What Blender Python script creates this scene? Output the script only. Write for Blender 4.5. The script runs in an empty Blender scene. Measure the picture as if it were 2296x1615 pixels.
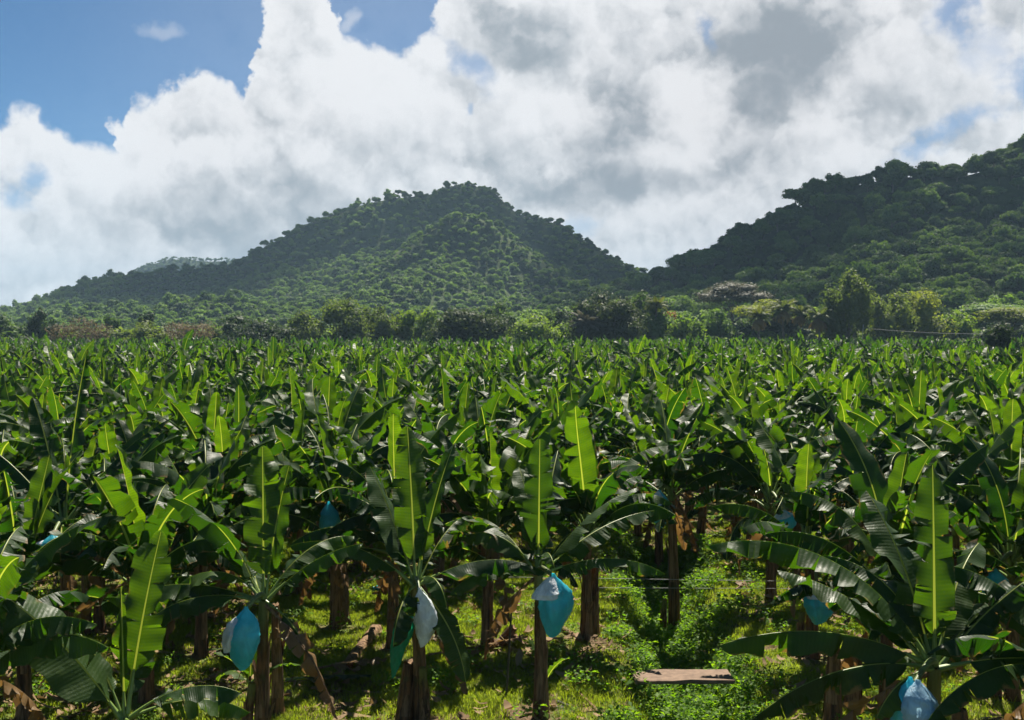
import bpy, math, random
import numpy as np
from mathutils import Vector, Matrix, Euler

R = lambda x: x * (math.pi / 180)
scene = bpy.context.scene
COL = scene.collection

# ------------------------------------------------------------------ camera
CAM_H = 6.0
FPX = 2462.0          # focal length in the picture's own units (a picture 2296 wide)
cam_d = bpy.data.cameras.new("camera")
cam_d.sensor_fit = 'HORIZONTAL'
cam_d.sensor_width = 36.0
cam_d.lens = 36.0 * FPX / 2296.0
cam_d.shift_y = -65.5 / 2296.0
cam_d.clip_start = 0.1
cam_d.clip_end = 20000
cam = bpy.data.objects.new("camera", cam_d)
cam.location = (0, 0, CAM_H)
cam.rotation_euler = (R(90), 0, 0)
COL.objects.link(cam)
scene.camera = cam

# ------------------------------------------------------------------ sun and exposure
SUN_EL, SUN_AZ = 56.0, 17.0     # azimuth to the right of straight ahead
sdir = Vector((math.sin(R(SUN_AZ)) * math.cos(R(SUN_EL)), math.cos(R(SUN_AZ)) * math.cos(R(SUN_EL)), math.sin(R(SUN_EL))))
sun_d = bpy.data.lights.new("sun", 'SUN')
sun_d.energy = 5.0
sun_d.angle = R(0.5)
sun_d.color = (1.0, 0.93, 0.80)
sun = bpy.data.objects.new("sun", sun_d)
sun.rotation_euler = (-sdir).to_track_quat('-Z', 'Y').to_euler()
sun.location = (0, 0, 50)
COL.objects.link(sun)
scene.view_settings.view_transform = 'Standard'
scene.view_settings.look = 'None'
scene.view_settings.gamma = 1
scene.view_settings.exposure = 1.25
scene.view_settings.use_curve_mapping = False
scene.render.engine = 'CYCLES'
cy = scene.cycles
cy.max_bounces = 6
cy.diffuse_bounces = 2
cy.glossy_bounces = 2
cy.transmission_bounces = 4
cy.transparent_max_bounces = 24
cy.volume_bounces = 0
cy.use_denoising = True
cy.denoising_prefilter = 'FAST'
cy.caustics_reflective = False
cy.caustics_refractive = False
cy.sample_clamp_indirect = 4.0


# ------------------------------------------------------------------ node helpers
class S:
    """a socket with arithmetic"""
    def __init__(self, nt, s): self.nt, self.s = nt, s
    def _m(self, op, *a, clamp=False):
        n = self.nt.nodes.new('ShaderNodeMath'); n.operation = op; n.use_clamp = clamp
        for i, x in enumerate(a):
            if isinstance(x, S): self.nt.links.new(x.s, n.inputs[i])
            else: n.inputs[i].default_value = x
        return S(self.nt, n.outputs[0])
    def __add__(s, o): return s._m('ADD', s, o)
    __radd__ = __add__
    def __sub__(s, o): return s._m('SUBTRACT', s, o)
    def __rsub__(s, o): return s._m('SUBTRACT', o, s)
    def __mul__(s, o): return s._m('MULTIPLY', s, o)
    __rmul__ = __mul__
    def __truediv__(s, o): return s._m('DIVIDE', s, o)
    def min(s, o): return s._m('MINIMUM', s, o)
    def max(s, o): return s._m('MAXIMUM', s, o)
    def f(s, op, *a): return s._m(op, s, *a)
    def clamp(s): return s._m('ADD', s, 0.0, clamp=True)
    def smooth(s, a, b, lo=0.0, hi=1.0):
        n = s.nt.nodes.new('ShaderNodeMapRange'); n.interpolation_type = 'SMOOTHSTEP'
        s.nt.links.new(s.s, n.inputs[0])
        for i, v in enumerate((a, b, lo, hi)): n.inputs[i + 1].default_value = v
        return S(s.nt, n.outputs[0])
    def lin(s, a, b, lo=0.0, hi=1.0):
        n = s.nt.nodes.new('ShaderNodeMapRange')
        s.nt.links.new(s.s, n.inputs[0])
        for i, v in enumerate((a, b, lo, hi)): n.inputs[i + 1].default_value = v
        return S(s.nt, n.outputs[0])


def put(nt, inp, v):
    if isinstance(v, S): nt.links.new(v.s, inp)
    elif hasattr(v, 'is_output'): nt.links.new(v, inp)
    elif isinstance(v, (tuple, list)) and len(v) == 3 and len(inp.default_value) == 4: inp.default_value = (*v, 1)
    else: inp.default_value = v


def mixc(nt, fac, a, b, mode='MIX'):
    n = nt.nodes.new('ShaderNodeMix'); n.data_type = 'RGBA'; n.blend_type = mode
    put(nt, n.inputs[0], fac); put(nt, n.inputs[6], a); put(nt, n.inputs[7], b)
    return n.outputs[2]


def noise(nt, vec, scale, detail=3, rough=0.5, color=False, dist=0.0):
    n = nt.nodes.new('ShaderNodeTexNoise')
    n.inputs['Scale'].default_value = scale; n.inputs['Detail'].default_value = detail
    n.inputs['Roughness'].default_value = rough; n.inputs['Distortion'].default_value = dist
    if vec is not None: nt.links.new(vec, n.inputs['Vector'])
    return n.outputs['Color'] if color else S(nt, n.outputs['Fac'])


def sep(nt, v):
    n = nt.nodes.new('ShaderNodeSeparateXYZ'); nt.links.new(v, n.inputs[0])
    return [S(nt, n.outputs[i]) for i in range(3)]


def vecadd(nt, v, off=(0, 0, 0), scale=(1, 1, 1)):
    n = nt.nodes.new('ShaderNodeMapping'); nt.links.new(v, n.inputs[0])
    n.inputs['Location'].default_value = off; n.inputs['Scale'].default_value = scale
    return n.outputs[0]


def azel(x, y):
    return math.degrees(math.atan((x - 1148) / FPX)), math.degrees(math.atan((742 - y) / math.hypot(FPX, x - 1148)))


# ------------------------------------------------------------------ sky
world = bpy.data.worlds.new("World")
scene.world = world
world.use_nodes = True
nt = world.node_tree
nt.nodes.clear()
out = nt.nodes.new('ShaderNodeOutputWorld')
sky = nt.nodes.new('ShaderNodeTexSky')
sky.sky_type = 'NISHITA'; sky.sun_disc = False
sky.sun_elevation = R(SUN_EL); sky.sun_rotation = R(SUN_AZ)
sky.air_density = 0.75; sky.dust_density = 0.05; sky.ozone_density = 1.2; sky.altitude = 1200
bg_sky = nt.nodes.new('ShaderNodeBackground'); bg_sky.inputs[1].default_value = 0.05
nt.links.new(mixc(nt, 1.0, sky.outputs[0], (0.35, 0.60, 0.74), 'MULTIPLY'), bg_sky.inputs[0])
tc = nt.nodes.new('ShaderNodeTexCoord')
D = tc.outputs['Generated']
dx, dy, dz = sep(nt, D)
az = dx._m('ARCTAN2', dx, dy) * (180 / math.pi)
el = dz.f('ARCSINE') * (180 / math.pi)
wc = noise(nt, D, 9.0, 5, 0.55, color=True)
w1, w2, w3 = sep(nt, wc)
wd = noise(nt, D, 34.0, 4, 0.6, color=True)
v1, v2, v3 = sep(nt, wd)
azw = az + (w1 - 0.5) * 3.4 + (v1 - 0.5) * 2.4
elw = el + (w2 - 0.5) * 2.4 + (v2 - 0.5) * 1.3
edge = [(0, 255), (30, 240), (62, 242), (90, 278), (130, 310), (165, 335), (205, 345), (250, 345), (272, 300), (262, 225), (300, 228), (350, 240),
        (385, 200), (410, 160), (430, 150), (462, 168), (500, 188), (530, 205), (545, 160), (556, 105), (572, 50), (600, -20), (640, -120), (700, -200), (728, -60), (745, 60), (770, 98), (850, 102),
        (905, 116), (930, 102), (950, 88), (972, 60), (1000, -40), (1030, -200)]
edge = sorted(edge)
fc = nt.nodes.new('ShaderNodeFloatCurve')
cm = fc.mapping
cv = cm.curves[0]
pts = [(0.0, 8 / 30.0)]
for x, y in edge:
    a, e = azel(x, y)
    pts.append(((a + 30) / 60.0, max(0, min(1, e / 30.0))))
pts += [(0.9, 0.75), (1.0, 0.5)]
cv.points[0].location = pts[0]
cv.points[1].location = pts[-1]
for p in pts[1:-1]: cv.points.new(*p)
for p in cv.points: p.handle_type = 'VECTOR'
cm.update()
nt.links.new(azw.lin(-30, 30).s, fc.inputs['Value'])
eltop = S(nt, fc.outputs[0]) * 30.0


def billow(vec, scale, detail=3.0, rough=0.5, smooth_=0.7):
    n = nt.nodes.new('ShaderNodeTexVoronoi'); n.feature = 'F1'; n.normalize = True
    n.inputs['Scale'].default_value = scale; n.inputs['Detail'].default_value = detail; n.inputs['Roughness'].default_value = rough
    n.inputs['Lacunarity'].default_value = 2.1
    nt.links.new(vec, n.inputs['Vector'])
    q = S(nt, n.outputs['Distance'])
    return 1.0 - q * q * 1.6


def vmad(vec, col, k):
    a = nt.nodes.new('ShaderNodeVectorMath'); a.operation = 'MULTIPLY_ADD'
    nt.links.new(col, a.inputs[0]); a.inputs[1].default_value = (k, k, k); nt.links.new(vec, a.inputs[2])
    return a.outputs[0]


DW = vmad(D, wd, 0.035)
bl = billow(DW, 15.0)
bl_s = billow(vecadd(nt, DW, (0.006, 0.0, 0.014)), 15.0)
fb = noise(nt, D, 26.0, 9, 0.62)
fb2 = noise(nt, vecadd(nt, D, (3.1, 1.7, 0.4)), 11.0, 7, 0.55)
d = (eltop - elw) + (fb - 0.5) * 1.6 + (bl - 0.75) * 3.6


def blob(x, y, rx, ry, rot, a=az, e=el):
    """0 at the centre, 1 at the rim of a tilted ellipse given in picture units"""
    ca, ce = azel(x, y)
    k = 57.3 / FPX
    c, s_ = math.cos(R(rot)), math.sin(R(rot))
    p, q = a - ca, e - ce
    u = (p * c + q * s_) / (rx * k)
    w = (q * c - p * s_) / (ry * k)
    return (u * u + w * w).f('SQRT')


mask = (d - az.smooth(-2.0, 12.0) * 0.2).smooth(-0.15, 0.75)
hn = noise(nt, D, 40.0, 7, 0.62)
for (x, y, rx, ry, rot, amt) in [(1040, 150, 130, 40, -42, 0.62), (1588, 70, 26, 70, 8, 0.55), (2140, 40, 60, 80, 25, 0.7), (2280, 160, 60, 75, -10, 0.6), (2200, 110, 60, 60, 0, 0.3),
                                 (2120, 305, 175, 36, 33, 0.62), (1043, 245, 14, 14, 0, 0.45), (15, 425, 50, 45, 0, 0.65), (70, 395, 55, 36, 30, 0.7), (1300, 520, 60, 40, 0, 0.35)]:
    r = blob(x, y, rx, ry, rot, azw, elw)
    mask = mask * (1.0 - (1.0 - r + (hn - 0.5) * 1.9).smooth(0.0, 1.0) * amt)
# wisps in the blue
wis = noise(nt, vecadd(nt, D, (1.3, 7.7, 2.2), (1, 1, 1)), 13.0, 8, 0.62)
wisp = wis.smooth(0.6, 0.82) * 0.45
puff = (1.0 - blob(360, 60, 55, 30, 10, azw, elw)).smooth(0.0, 0.9) * 0.35
puff2 = (1.0 - blob(780, 65, 60, 40, 60, azw, elw)).smooth(0.0, 0.9) * 0.5
mask = mask.max(wisp).max(puff).max(puff2).max(az.smooth(-27.0, -8.0, 0.0, 0.16))
horizon = el.smooth(0.0, 7.5, 0.8, 0.0)
mask = mask.max(horizon) * el.smooth(17.5, 27.0, 1.0, 0.12) * dy.smooth(-0.2, 0.5, 0.25, 1.0)
# light and dark of the cloud masses
sh = noise(nt, vecadd(nt, D, (0.012, 0.0, 0.02)), 26.0, 9, 0.62)
relief = (fb - sh) * 0.9
sh2 = noise(nt, vecadd(nt, D, (3.1 + 0.03, 1.7, 0.4 + 0.045)), 11.0, 7, 0.55)
relief2 = (fb2 - sh2) * 1.0
b = d.smooth(0.0, 6.0, 0.94, 0.72) + (bl - bl_s) * 1.7 + (bl - 0.75) * 0.30 + relief * 0.5 + relief2 * 0.25 + (fb2 - 0.5) * 0.14 + (hn - 0.5) * 0.07
for (x, y, rx, ry, rot, amt) in [(1770, 110, 250, 190, 15, -0.62), (1340, 425, 300, 75, 8, -0.58), (1690, 240, 120, 100, 20, -0.26), (600, 500, 400, 170, 8, -0.42), (1180, 70, 230, 130, 0, -0.36), (1420, 260, 110, 170, 25, -0.24),
                                 (1090, 330, 210, 90, 0, -0.10), (1990, 230, 90, 55, 0, -0.16), (1560, 250, 120, 150, 0, 0.25), (1950, 60, 130, 110, -30, 0.22), (1860, 250, 180, 60, 22, 0.18), (1240, 250, 130, 120, 0, 0.20),
                                 (680, 250, 260, 170, 0, 0.12), (720, 465, 75, 30, 0, 0.12), (1380, 300, 140, 110, 40, -0.16), (2200, 330, 180, 70, 30, 0.12), (1460, 480, 200, 60, 20, 0.12), (250, 480, 300, 120, 0, -0.07),
                                 (1750, 340, 300, 60, 18, -0.12), (120, 600, 260, 90, 0, -0.10)]:
    b = b + (1.0 - blob(x, y, rx, ry, rot, azw, elw)).smooth(0.0, 0.9) * amt
ccol = mixc(nt, b.smooth(0.15, 1.0), (0.36, 0.405, 0.45), (0.93, 0.935, 0.95))
bg_c = nt.nodes.new('ShaderNodeBackground'); nt.links.new(ccol, bg_c.inputs[0]); bg_c.inputs[1].default_value = 0.40
mx = nt.nodes.new('ShaderNodeMixShader')
nt.links.new(mask.clamp().s, mx.inputs[0]); nt.links.new(bg_sky.outputs[0], mx.inputs[1]); nt.links.new(bg_c.outputs[0], mx.inputs[2])
nt.links.new(mx.outputs[0], out.inputs[0])
world.cycles.sampling_method = 'MANUAL'
world.cycles.sample_map_resolution = 512


# ------------------------------------------------------------------ mesh helpers
def build(name, V, F, mats=(), mi=None, uv=None, tint=None, smooth=True):
    V = np.asarray(V, np.float32); F = np.asarray(F, np.int32)
    me = bpy.data.meshes.new(name)
    k = F.shape[1]
    me.vertices.add(len(V)); me.vertices.foreach_set('co', V.ravel())
    me.loops.add(F.size); me.loops.foreach_set('vertex_index', F.ravel())
    me.polygons.add(len(F))
    me.polygons.foreach_set('loop_start', np.arange(0, F.size, k, dtype=np.int32))
    if smooth: me.polygons.foreach_set('use_smooth', np.ones(len(F), bool))
    for m in mats: me.materials.append(m)
    if mi is not None: me.polygons.foreach_set('material_index', np.asarray(mi, np.int32))
    if uv is not None:
        l = me.uv_layers.new(name='UVMap')
        l.data.foreach_set('uv', np.asarray(uv, np.float32)[F.ravel()].ravel())
    if tint is not None:
        a = me.attributes.new('tint', 'FLOAT', 'POINT'); a.data.foreach_set('value', np.asarray(tint, np.float32))
    me.update(calc_edges=True)
    me.validate()
    return me


class G:
    """collects quads"""
    def __init__(s): s.v, s.f, s.m, s.u, s.t, s.n = [], [], [], [], [], 0
    def add(s, V, F, m=0, uv=None, t=0.5):
        V = np.asarray(V, float); F = np.asarray(F, int)
        s.v.append(V); s.f.append(F + s.n); s.m.append(np.full(len(F), m) if np.isscalar(m) else m)
        s.u.append(np.zeros((len(V), 2)) if uv is None else uv)
        s.t.append(np.full(len(V), t) if np.isscalar(t) else t)
        s.n += len(V)
    def join(s, g, M=None, t=None):
        V, F, m, u, tt = g.arr()
        if M is not None:
            M = np.array(M); V = V @ M[:3, :3].T + M[:3, 3]
        s.add(V, F, m, u, tt if t is None else t)
    def arr(s): return np.concatenate(s.v), np.concatenate(s.f), np.concatenate(s.m), np.concatenate(s.u), np.concatenate(s.t)
    def mesh(s, name, mats, smooth=True):
        V, F, m, u, t = s.arr()
        return build(name, V, F, mats, m, u, t, smooth)


def link(name, me, parent=None, loc=None, rot=None, sc=None):
    o = bpy.data.objects.new(name, me); COL.objects.link(o)
    if parent is not None: o.parent = parent
    if loc is not None: o.location = loc
    if rot is not None: o.rotation_euler = rot
    if sc is not None: o.scale = (sc,) * 3 if np.isscalar(sc) else sc
    return o


def tag(o, label, cat, group=None):
    o['label'] = label; o['category'] = cat
    if group: o['group'] = group
    return o


def thing(name, label, cat, loc=(0, 0, 0), rot=(0, 0, 0), group=None):
    o = bpy.data.objects.new(name, None); COL.objects.link(o)
    o.empty_display_size = 0.2
    o.location = loc; o.rotation_euler = rot
    return tag(o, label, cat, group)


def kind(o, k): o['kind'] = k; return o


def grid_faces(n, m, off=0, closed=False):
    """faces of an n x m vertex grid"""
    i, j = np.meshgrid(np.arange(n - 1), np.arange(m if closed else m - 1), indexing='ij')
    i, j = i.ravel(), j.ravel(); k = (j + 1) % m
    return np.stack([i * m + j, i * m + k, (i + 1) * m + k, (i + 1) * m + j], 1) + off


def tube(P, rad, sides=6, seed=0, rough=0.0):
    P = np.asarray(P, float); n = len(P)
    rad = np.broadcast_to(np.asarray(rad, float), (n,))
    T = np.gradient(P, axis=0); T /= np.linalg.norm(T, axis=1)[:, None] + 1e-9
    ref = np.array([0, 0, 1.0]) if abs(T[0, 2]) < 0.8 else np.array([1.0, 0, 0])
    A = np.cross(T, ref); A /= np.linalg.norm(A, axis=1)[:, None] + 1e-9
    B = np.cross(T, A)
    th = np.linspace(0, 2 * np.pi, sides, endpoint=False)
    rr = rad[:, None] * np.ones(sides)
    if rough: rr = rr * (1 + np.random.default_rng(seed).normal(0, rough, rr.shape))
    V = P[:, None] + rr[..., None] * (np.cos(th)[None, :, None] * A[:, None] + np.sin(th)[None, :, None] * B[:, None])
    uv = np.stack(np.meshgrid(np.linspace(0, 1, n), np.linspace(0, 1, sides), indexing='ij'), -1).reshape(-1, 2)
    return V.reshape(-1, 3), grid_faces(n, sides, closed=True), uv


def at(x, y, z=0.0):
    """ground position of a picture point known to lie at height z"""
    Y = (CAM_H - z) / ((y - 742) / FPX)
    return ((x - 1148) / FPX * Y, Y)


def smst(x, a, b):
    t = np.clip((x - a) / (b - a), 0, 1); return t * t * (3 - 2 * t)


# value noise for terrain
_rng = np.random.default_rng(7)
_lat = _rng.random((64, 64))


def vnoise(x, y):
    xi, yi = np.floor(x).astype(int), np.floor(y).astype(int)
    fx, fy = x - xi, y - yi
    fx, fy = fx * fx * (3 - 2 * fx), fy * fy * (3 - 2 * fy)
    g = lambda a, b: _lat[a % 64, b % 64]
    return (g(xi, yi) * (1 - fx) + g(xi + 1, yi) * fx) * (1 - fy) + (g(xi, yi + 1) * (1 - fx) + g(xi + 1, yi + 1) * fx) * fy


def fbm(x, y, o=4):
    r, a = 0, 0.5
    for i in range(o):
        r = r + a * (vnoise(x, y) - 0.5); x, y, a = x * 2.03 + 11.3, y * 2.03 + 5.1, a * 0.5
    return r


# ------------------------------------------------------------------ materials
def new_mat(name):
    m = bpy.data.materials.new(name); m.use_nodes = True
    nt = m.node_tree; nt.nodes.clear()
    o = nt.nodes.new('ShaderNodeOutputMaterial')
    return m, nt, o


def attr(nt, name):
    n = nt.nodes.new('ShaderNodeAttribute'); n.attribute_name = name
    return S(nt, n.outputs['Fac'])


def objrand(nt):
    n = nt.nodes.new('ShaderNodeObjectInfo'); return S(nt, n.outputs['Random'])


def bump(nt, h, strength, dist=0.02):
    n = nt.nodes.new('ShaderNodeBump'); n.inputs['Strength'].default_value = strength; n.inputs['Distance'].default_value = dist
    nt.links.new(h.s, n.inputs['Height']); return n.outputs[0]


def principled(nt, col, rough=0.6, spec=0.4, normal=None):
    p = nt.nodes.new('ShaderNodeBsdfPrincipled')
    put(nt, p.inputs['Base Color'], col); put(nt, p.inputs['Roughness'], rough); p.inputs['Specular IOR Level'].default_value = spec
    if normal is not None: nt.links.new(normal, p.inputs['Normal'])
    return p.outputs[0]


def with_trans(nt, o, sh, tcol, fac, normal=None):
    t = nt.nodes.new('ShaderNodeBsdfTranslucent'); put(nt, t.inputs[0], tcol)
    if normal is not None: nt.links.new(normal, t.inputs[1])
    m = nt.nodes.new('ShaderNodeMixShader'); put(nt, m.inputs[0], fac)
    nt.links.new(sh, m.inputs[1]); nt.links.new(t.outputs[0], m.inputs[2]); nt.links.new(m.outputs[0], o.inputs[0])


def banana_leaf_mat():
    m, nt, o = new_mat('banana_leaf')
    uvn = nt.nodes.new('ShaderNodeUVMap'); uvn.uv_map = 'UVMap'
    u, v, _ = sep(nt, uvn.outputs[0])
    t = attr(nt, 'tint'); r = objrand(nt)
    k = (t * 0.85 + r * 0.40 - 0.26).clamp()
    tcd = nt.nodes.new('ShaderNodeTexCoord')
    nz = noise(nt, tcd.outputs['Object'], 5.0, 4, 0.55)
    vein = ((v * 260.0).f('SINE') * 0.5 + 0.5)
    fine = ((v * 47.0 + nz * 9.0).f('SINE') * 0.5 + 0.5)
    top = mixc(nt, k, (0.007, 0.024, 0.006), (0.036, 0.084, 0.008))
    top = mixc(nt, vein * 0.16 + fine * 0.12, top, (0.055, 0.10, 0.025))
    geo = nt.nodes.new('ShaderNodeNewGeometry')
    under = mixc(nt, k, (0.014, 0.034, 0.011), (0.045, 0.085, 0.015))
    col = mixc(nt, S(nt, geo.outputs['Backfacing']), top, under)
    col = mixc(nt, nz.smooth(0.58, 0.75) * 0.3, col, (0.12, 0.17, 0.03))
    dry = (u + (nz - 0.5) * 1.1 - t * 0.42).smooth(0.80, 0.98)
    col = mixc(nt, dry, col, (0.17, 0.115, 0.045))
    dead = t.lin(0.0, 0.05, 1.0, 0.0)
    col = mixc(nt, dead, col, mixc(nt, nz, (0.10, 0.055, 0.022), (0.28, 0.18, 0.085)))
    tcol = mixc(nt, k.f('POWER', 1.6), (0.022, 0.092, 0.003), (0.27, 0.47, 0.006))
    tcol = mixc(nt, vein * 0.30 + fine * 0.28, tcol, (0.035, 0.12, 0.002))
    tcol = mixc(nt, dry, tcol, (0.26, 0.17, 0.03))
    tcol = mixc(nt, dead, tcol, (0.20, 0.11, 0.03))
    nrm = bump(nt, vein * 0.3 + fine, 0.28, 0.02)
    sh = principled(nt, col, nz.lin(0.3, 0.7, 0.40, 0.58), 0.22, nrm)
    with_trans(nt, o, sh, tcol, 0.40)
    return m


def plain_leaf(name, c1, c2, t1, t2, fac=0.35, rough=0.6, spec=0.15):
    """foliage of trees and weeds: hue varies from plant to plant and from clump to clump"""
    m, nt, o = new_mat(name)
    t = attr(nt, 'tint'); r = objrand(nt)
    k = (t * 0.7 + r * 0.3).clamp()
    sh = principled(nt, mixc(nt, k, c1, c2), rough, spec)
    with_trans(nt, o, sh, mixc(nt, k, t1, t2), fac)
    return m


def bark_mat(name, c1, c2, sc=(8, 8, 1.2), rough=0.85, bumpd=0.02, c3=None):
    m, nt, o = new_mat(name)
    tcd = nt.nodes.new('ShaderNodeTexCoord')
    v = vecadd(nt, tcd.outputs['Object'], scale=sc)
    a = noise(nt, v, 2.0, 6, 0.65); b_ = noise(nt, tcd.outputs['Object'], 3.0, 3)
    col = mixc(nt, a.smooth(0.35, 0.65), c1, c2)
    if c3:
        col = mixc(nt, b_.smooth(0.52, 0.7), col, c3)
        z = sep(nt, tcd.outputs['Object'])[2]
        col = mixc(nt, (z + (a - 0.5) * 1.4).smooth(1.45, 2.2) * 0.8, col, (0.13, 0.15, 0.035))
    nt.links.new(principled(nt, col, rough, 0.3, bump(nt, a, 0.8, bumpd)), o.inputs[0])
    return m


def simple_mat(name, c, rough=0.6, spec=0.4, var=0.3, sc=6.0, c2=None):
    m, nt, o = new_mat(name)
    tcd = nt.nodes.new('ShaderNodeTexCoord')
    n = noise(nt, tcd.outputs['Object'], sc, 5, 0.6)
    c2 = c2 or tuple(x * (1 - var) for x in c)
    nt.links.new(principled(nt, mixc(nt, n.smooth(0.3, 0.7), c, c2), rough, spec, bump(nt, n, 0.3, 0.02)), o.inputs[0])
    return m


def film_mat(name, c, t, fac, rough=0.25, ridge=22.0):
    m, nt, o = new_mat(name)
    tcd = nt.nodes.new('ShaderNodeTexCoord')
    n = noise(nt, vecadd(nt, tcd.outputs['Object'], scale=(1.6, 1.6, 0.8)), ridge * 0.5, 5, 0.6, dist=0.6)
    nr = bump(nt, n, 0.75, 0.03)
    col = mixc(nt, n.smooth(0.35, 0.7), c, tuple(min(1, x * 1.5 + 0.015) for x in c))
    with_trans(nt, o, principled(nt, col, rough, 0.55, nr), t, fac, nr)
    return m


M_LEAF = banana_leaf_mat()
M_RIB = plain_leaf('leaf_midrib', (0.24, 0.29, 0.05), (0.36, 0.40, 0.085), (0.36, 0.48, 0.03), (0.55, 0.62, 0.06), 0.42, 0.4, 0.4)
M_PETIOLE = simple_mat('green_petiole', (0.17, 0.25, 0.05), 0.42, 0.45, 0.4, 4.0, (0.10, 0.16, 0.035))
M_STEM = bark_mat('banana_pseudostem', (0.032, 0.016, 0.008), (0.192, 0.092, 0.036), (7, 7, 0.8), 0.7, 0.03, (0.060, 0.068, 0.018))
M_SHEATH = bark_mat('dry_sheath', (0.080, 0.044, 0.020), (0.240, 0.144, 0.072), (9, 9, 1.2), 0.85, 0.02)
M_GREEN_STEM = simple_mat('green_stem', (0.13, 0.19, 0.045), 0.5, 0.4, 0.5, 5.0, (0.06, 0.07, 0.02))
M_BLUE = film_mat('blue_film', (0.05, 0.40, 0.50), (0.04, 0.62, 0.76), 0.40, 0.3, 9.0)
M_TEAL = film_mat('green_film', (0.005, 0.20, 0.11), (0.01, 0.46, 0.22), 0.4)
M_WHITE = film_mat('white_paper', (0.58, 0.62, 0.66), (0.45, 0.52, 0.56), 0.3, 0.5, 14.0)
M_PALEBLUE = film_mat('pale_blue_film', (0.26, 0.44, 0.58), (0.30, 0.52, 0.68), 0.35, 0.35, 16.0)
M_GRASS = plain_leaf('grass_blade', (0.085, 0.135, 0.012), (0.235, 0.255, 0.032), (0.24, 0.40, 0.01), (0.48, 0.55, 0.03), 0.42)
M_WEED = plain_leaf('weed_leaf', (0.04, 0.095, 0.012), (0.115, 0.20, 0.02), (0.15, 0.38, 0.008), (0.34, 0.55, 0.01), 0.45)
M_DRY = plain_leaf('dead_leaf', (0.093, 0.051, 0.021), (0.306, 0.212, 0.119), (0.102, 0.051, 0.017), (0.255, 0.153, 0.060), 0.2, 0.8, 0.2)
M_TRUNK = bark_mat('tree_bark', (0.076, 0.064, 0.047), (0.187, 0.162, 0.128), (3, 3, 0.6), 0.9, 0.05)
M_CONCRETE = simple_mat("pale_concrete", (0.20, 0.135, 0.095), 0.85, 0.25, 0.35, 9.0)
M_STRING = simple_mat('yellow_twine', (0.306, 0.230, 0.111), 0.8, 0.2)
M_WIRE = simple_mat('pale_wire', (0.425, 0.408, 0.383), 0.5, 0.4)
M_PROP = simple_mat('weathered_prop', (0.072, 0.072, 0.051), 0.8, 0.2)

FOL = {
    'forest': plain_leaf('forest_leaf', (0.027, 0.057, 0.017), (0.083, 0.132, 0.034), (0.067, 0.147, 0.013), (0.174, 0.280, 0.027), 0.32),
    'lush': plain_leaf('lush_forest_leaf', (0.048, 0.106, 0.023), (0.139, 0.221, 0.048), (0.147, 0.293, 0.018), (0.327, 0.490, 0.048), 0.35),
    'mango': plain_leaf('mango_leaf', (0.024, 0.042, 0.013), (0.070, 0.092, 0.030), (0.04, 0.08, 0.010), (0.12, 0.15, 0.03), 0.28, 0.6, 0.12),
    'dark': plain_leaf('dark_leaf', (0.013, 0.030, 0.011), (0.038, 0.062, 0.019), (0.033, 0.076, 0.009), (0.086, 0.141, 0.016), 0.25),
    'olive': plain_leaf('olive_leaf', (0.050, 0.080, 0.016), (0.125, 0.165, 0.034), (0.11, 0.19, 0.012), (0.26, 0.34, 0.03), 0.4),
    'bright': plain_leaf('bright_leaf', (0.046, 0.098, 0.014), (0.122, 0.191, 0.023), (0.139, 0.278, 0.011), (0.348, 0.487, 0.023), 0.42),
    'umbrella': plain_leaf('shade_tree_leaf', (0.064, 0.098, 0.014), (0.174, 0.197, 0.029), (0.162, 0.255, 0.011), (0.394, 0.441, 0.023), 0.42),
    'tan': plain_leaf('tan_twigs', (0.089, 0.069, 0.042), (0.198, 0.156, 0.089), (0.104, 0.078, 0.031), (0.250, 0.187, 0.073), 0.25, 0.8, 0.2),
    'gold': plain_leaf('golden_leaf', (0.080, 0.088, 0.020), (0.152, 0.136, 0.034), (0.238, 0.206, 0.016), (0.454, 0.324, 0.033), 0.4),
    'rust': plain_leaf('rust_leaf', (0.154, 0.072, 0.021), (0.240, 0.125, 0.038), (0.269, 0.115, 0.019), (0.403, 0.192, 0.038), 0.4),
    'palm': plain_leaf('palm_leaf', (0.046, 0.073, 0.018), (0.125, 0.146, 0.037), (0.104, 0.166, 0.015), (0.260, 0.291, 0.031), 0.35),
    'skirt': plain_leaf('dead_palm_leaf', (0.123, 0.079, 0.031), (0.299, 0.211, 0.079), (0.211, 0.132, 0.026), (0.370, 0.246, 0.053), 0.3, 0.7, 0.2),
    'grey': plain_leaf('greyish_leaf', (0.066, 0.069, 0.049), (0.150, 0.141, 0.106), (0.079, 0.079, 0.035), (0.176, 0.167, 0.088), 0.28, 0.6),
}


def ground_mat():
    m, nt, o = new_mat('ground_soil_and_grass')
    tcd = nt.nodes.new('ShaderNodeTexCoord'); P = tcd.outputs['Object']
    a = noise(nt, P, 0.55, 5, 0.6); b_ = noise(nt, P, 7.0, 6, 0.65); c = noise(nt, P, 38.0, 3, 0.6)
    grass = mixc(nt, b_.smooth(0.3, 0.7), (0.065, 0.105, 0.014), (0.15, 0.18, 0.035))
    soil = mixc(nt, c.smooth(0.3, 0.7), (0.055, 0.034, 0.020), (0.16, 0.105, 0.062))
    col = mixc(nt, (a + (b_ - 0.5) * 0.5).smooth(0.44, 0.60), grass, soil)
    nt.links.new(principled(nt, col, 0.95, 0.15, bump(nt, b_ + c * 0.5, 0.7, 0.05)), o.inputs[0])
    return m


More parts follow.
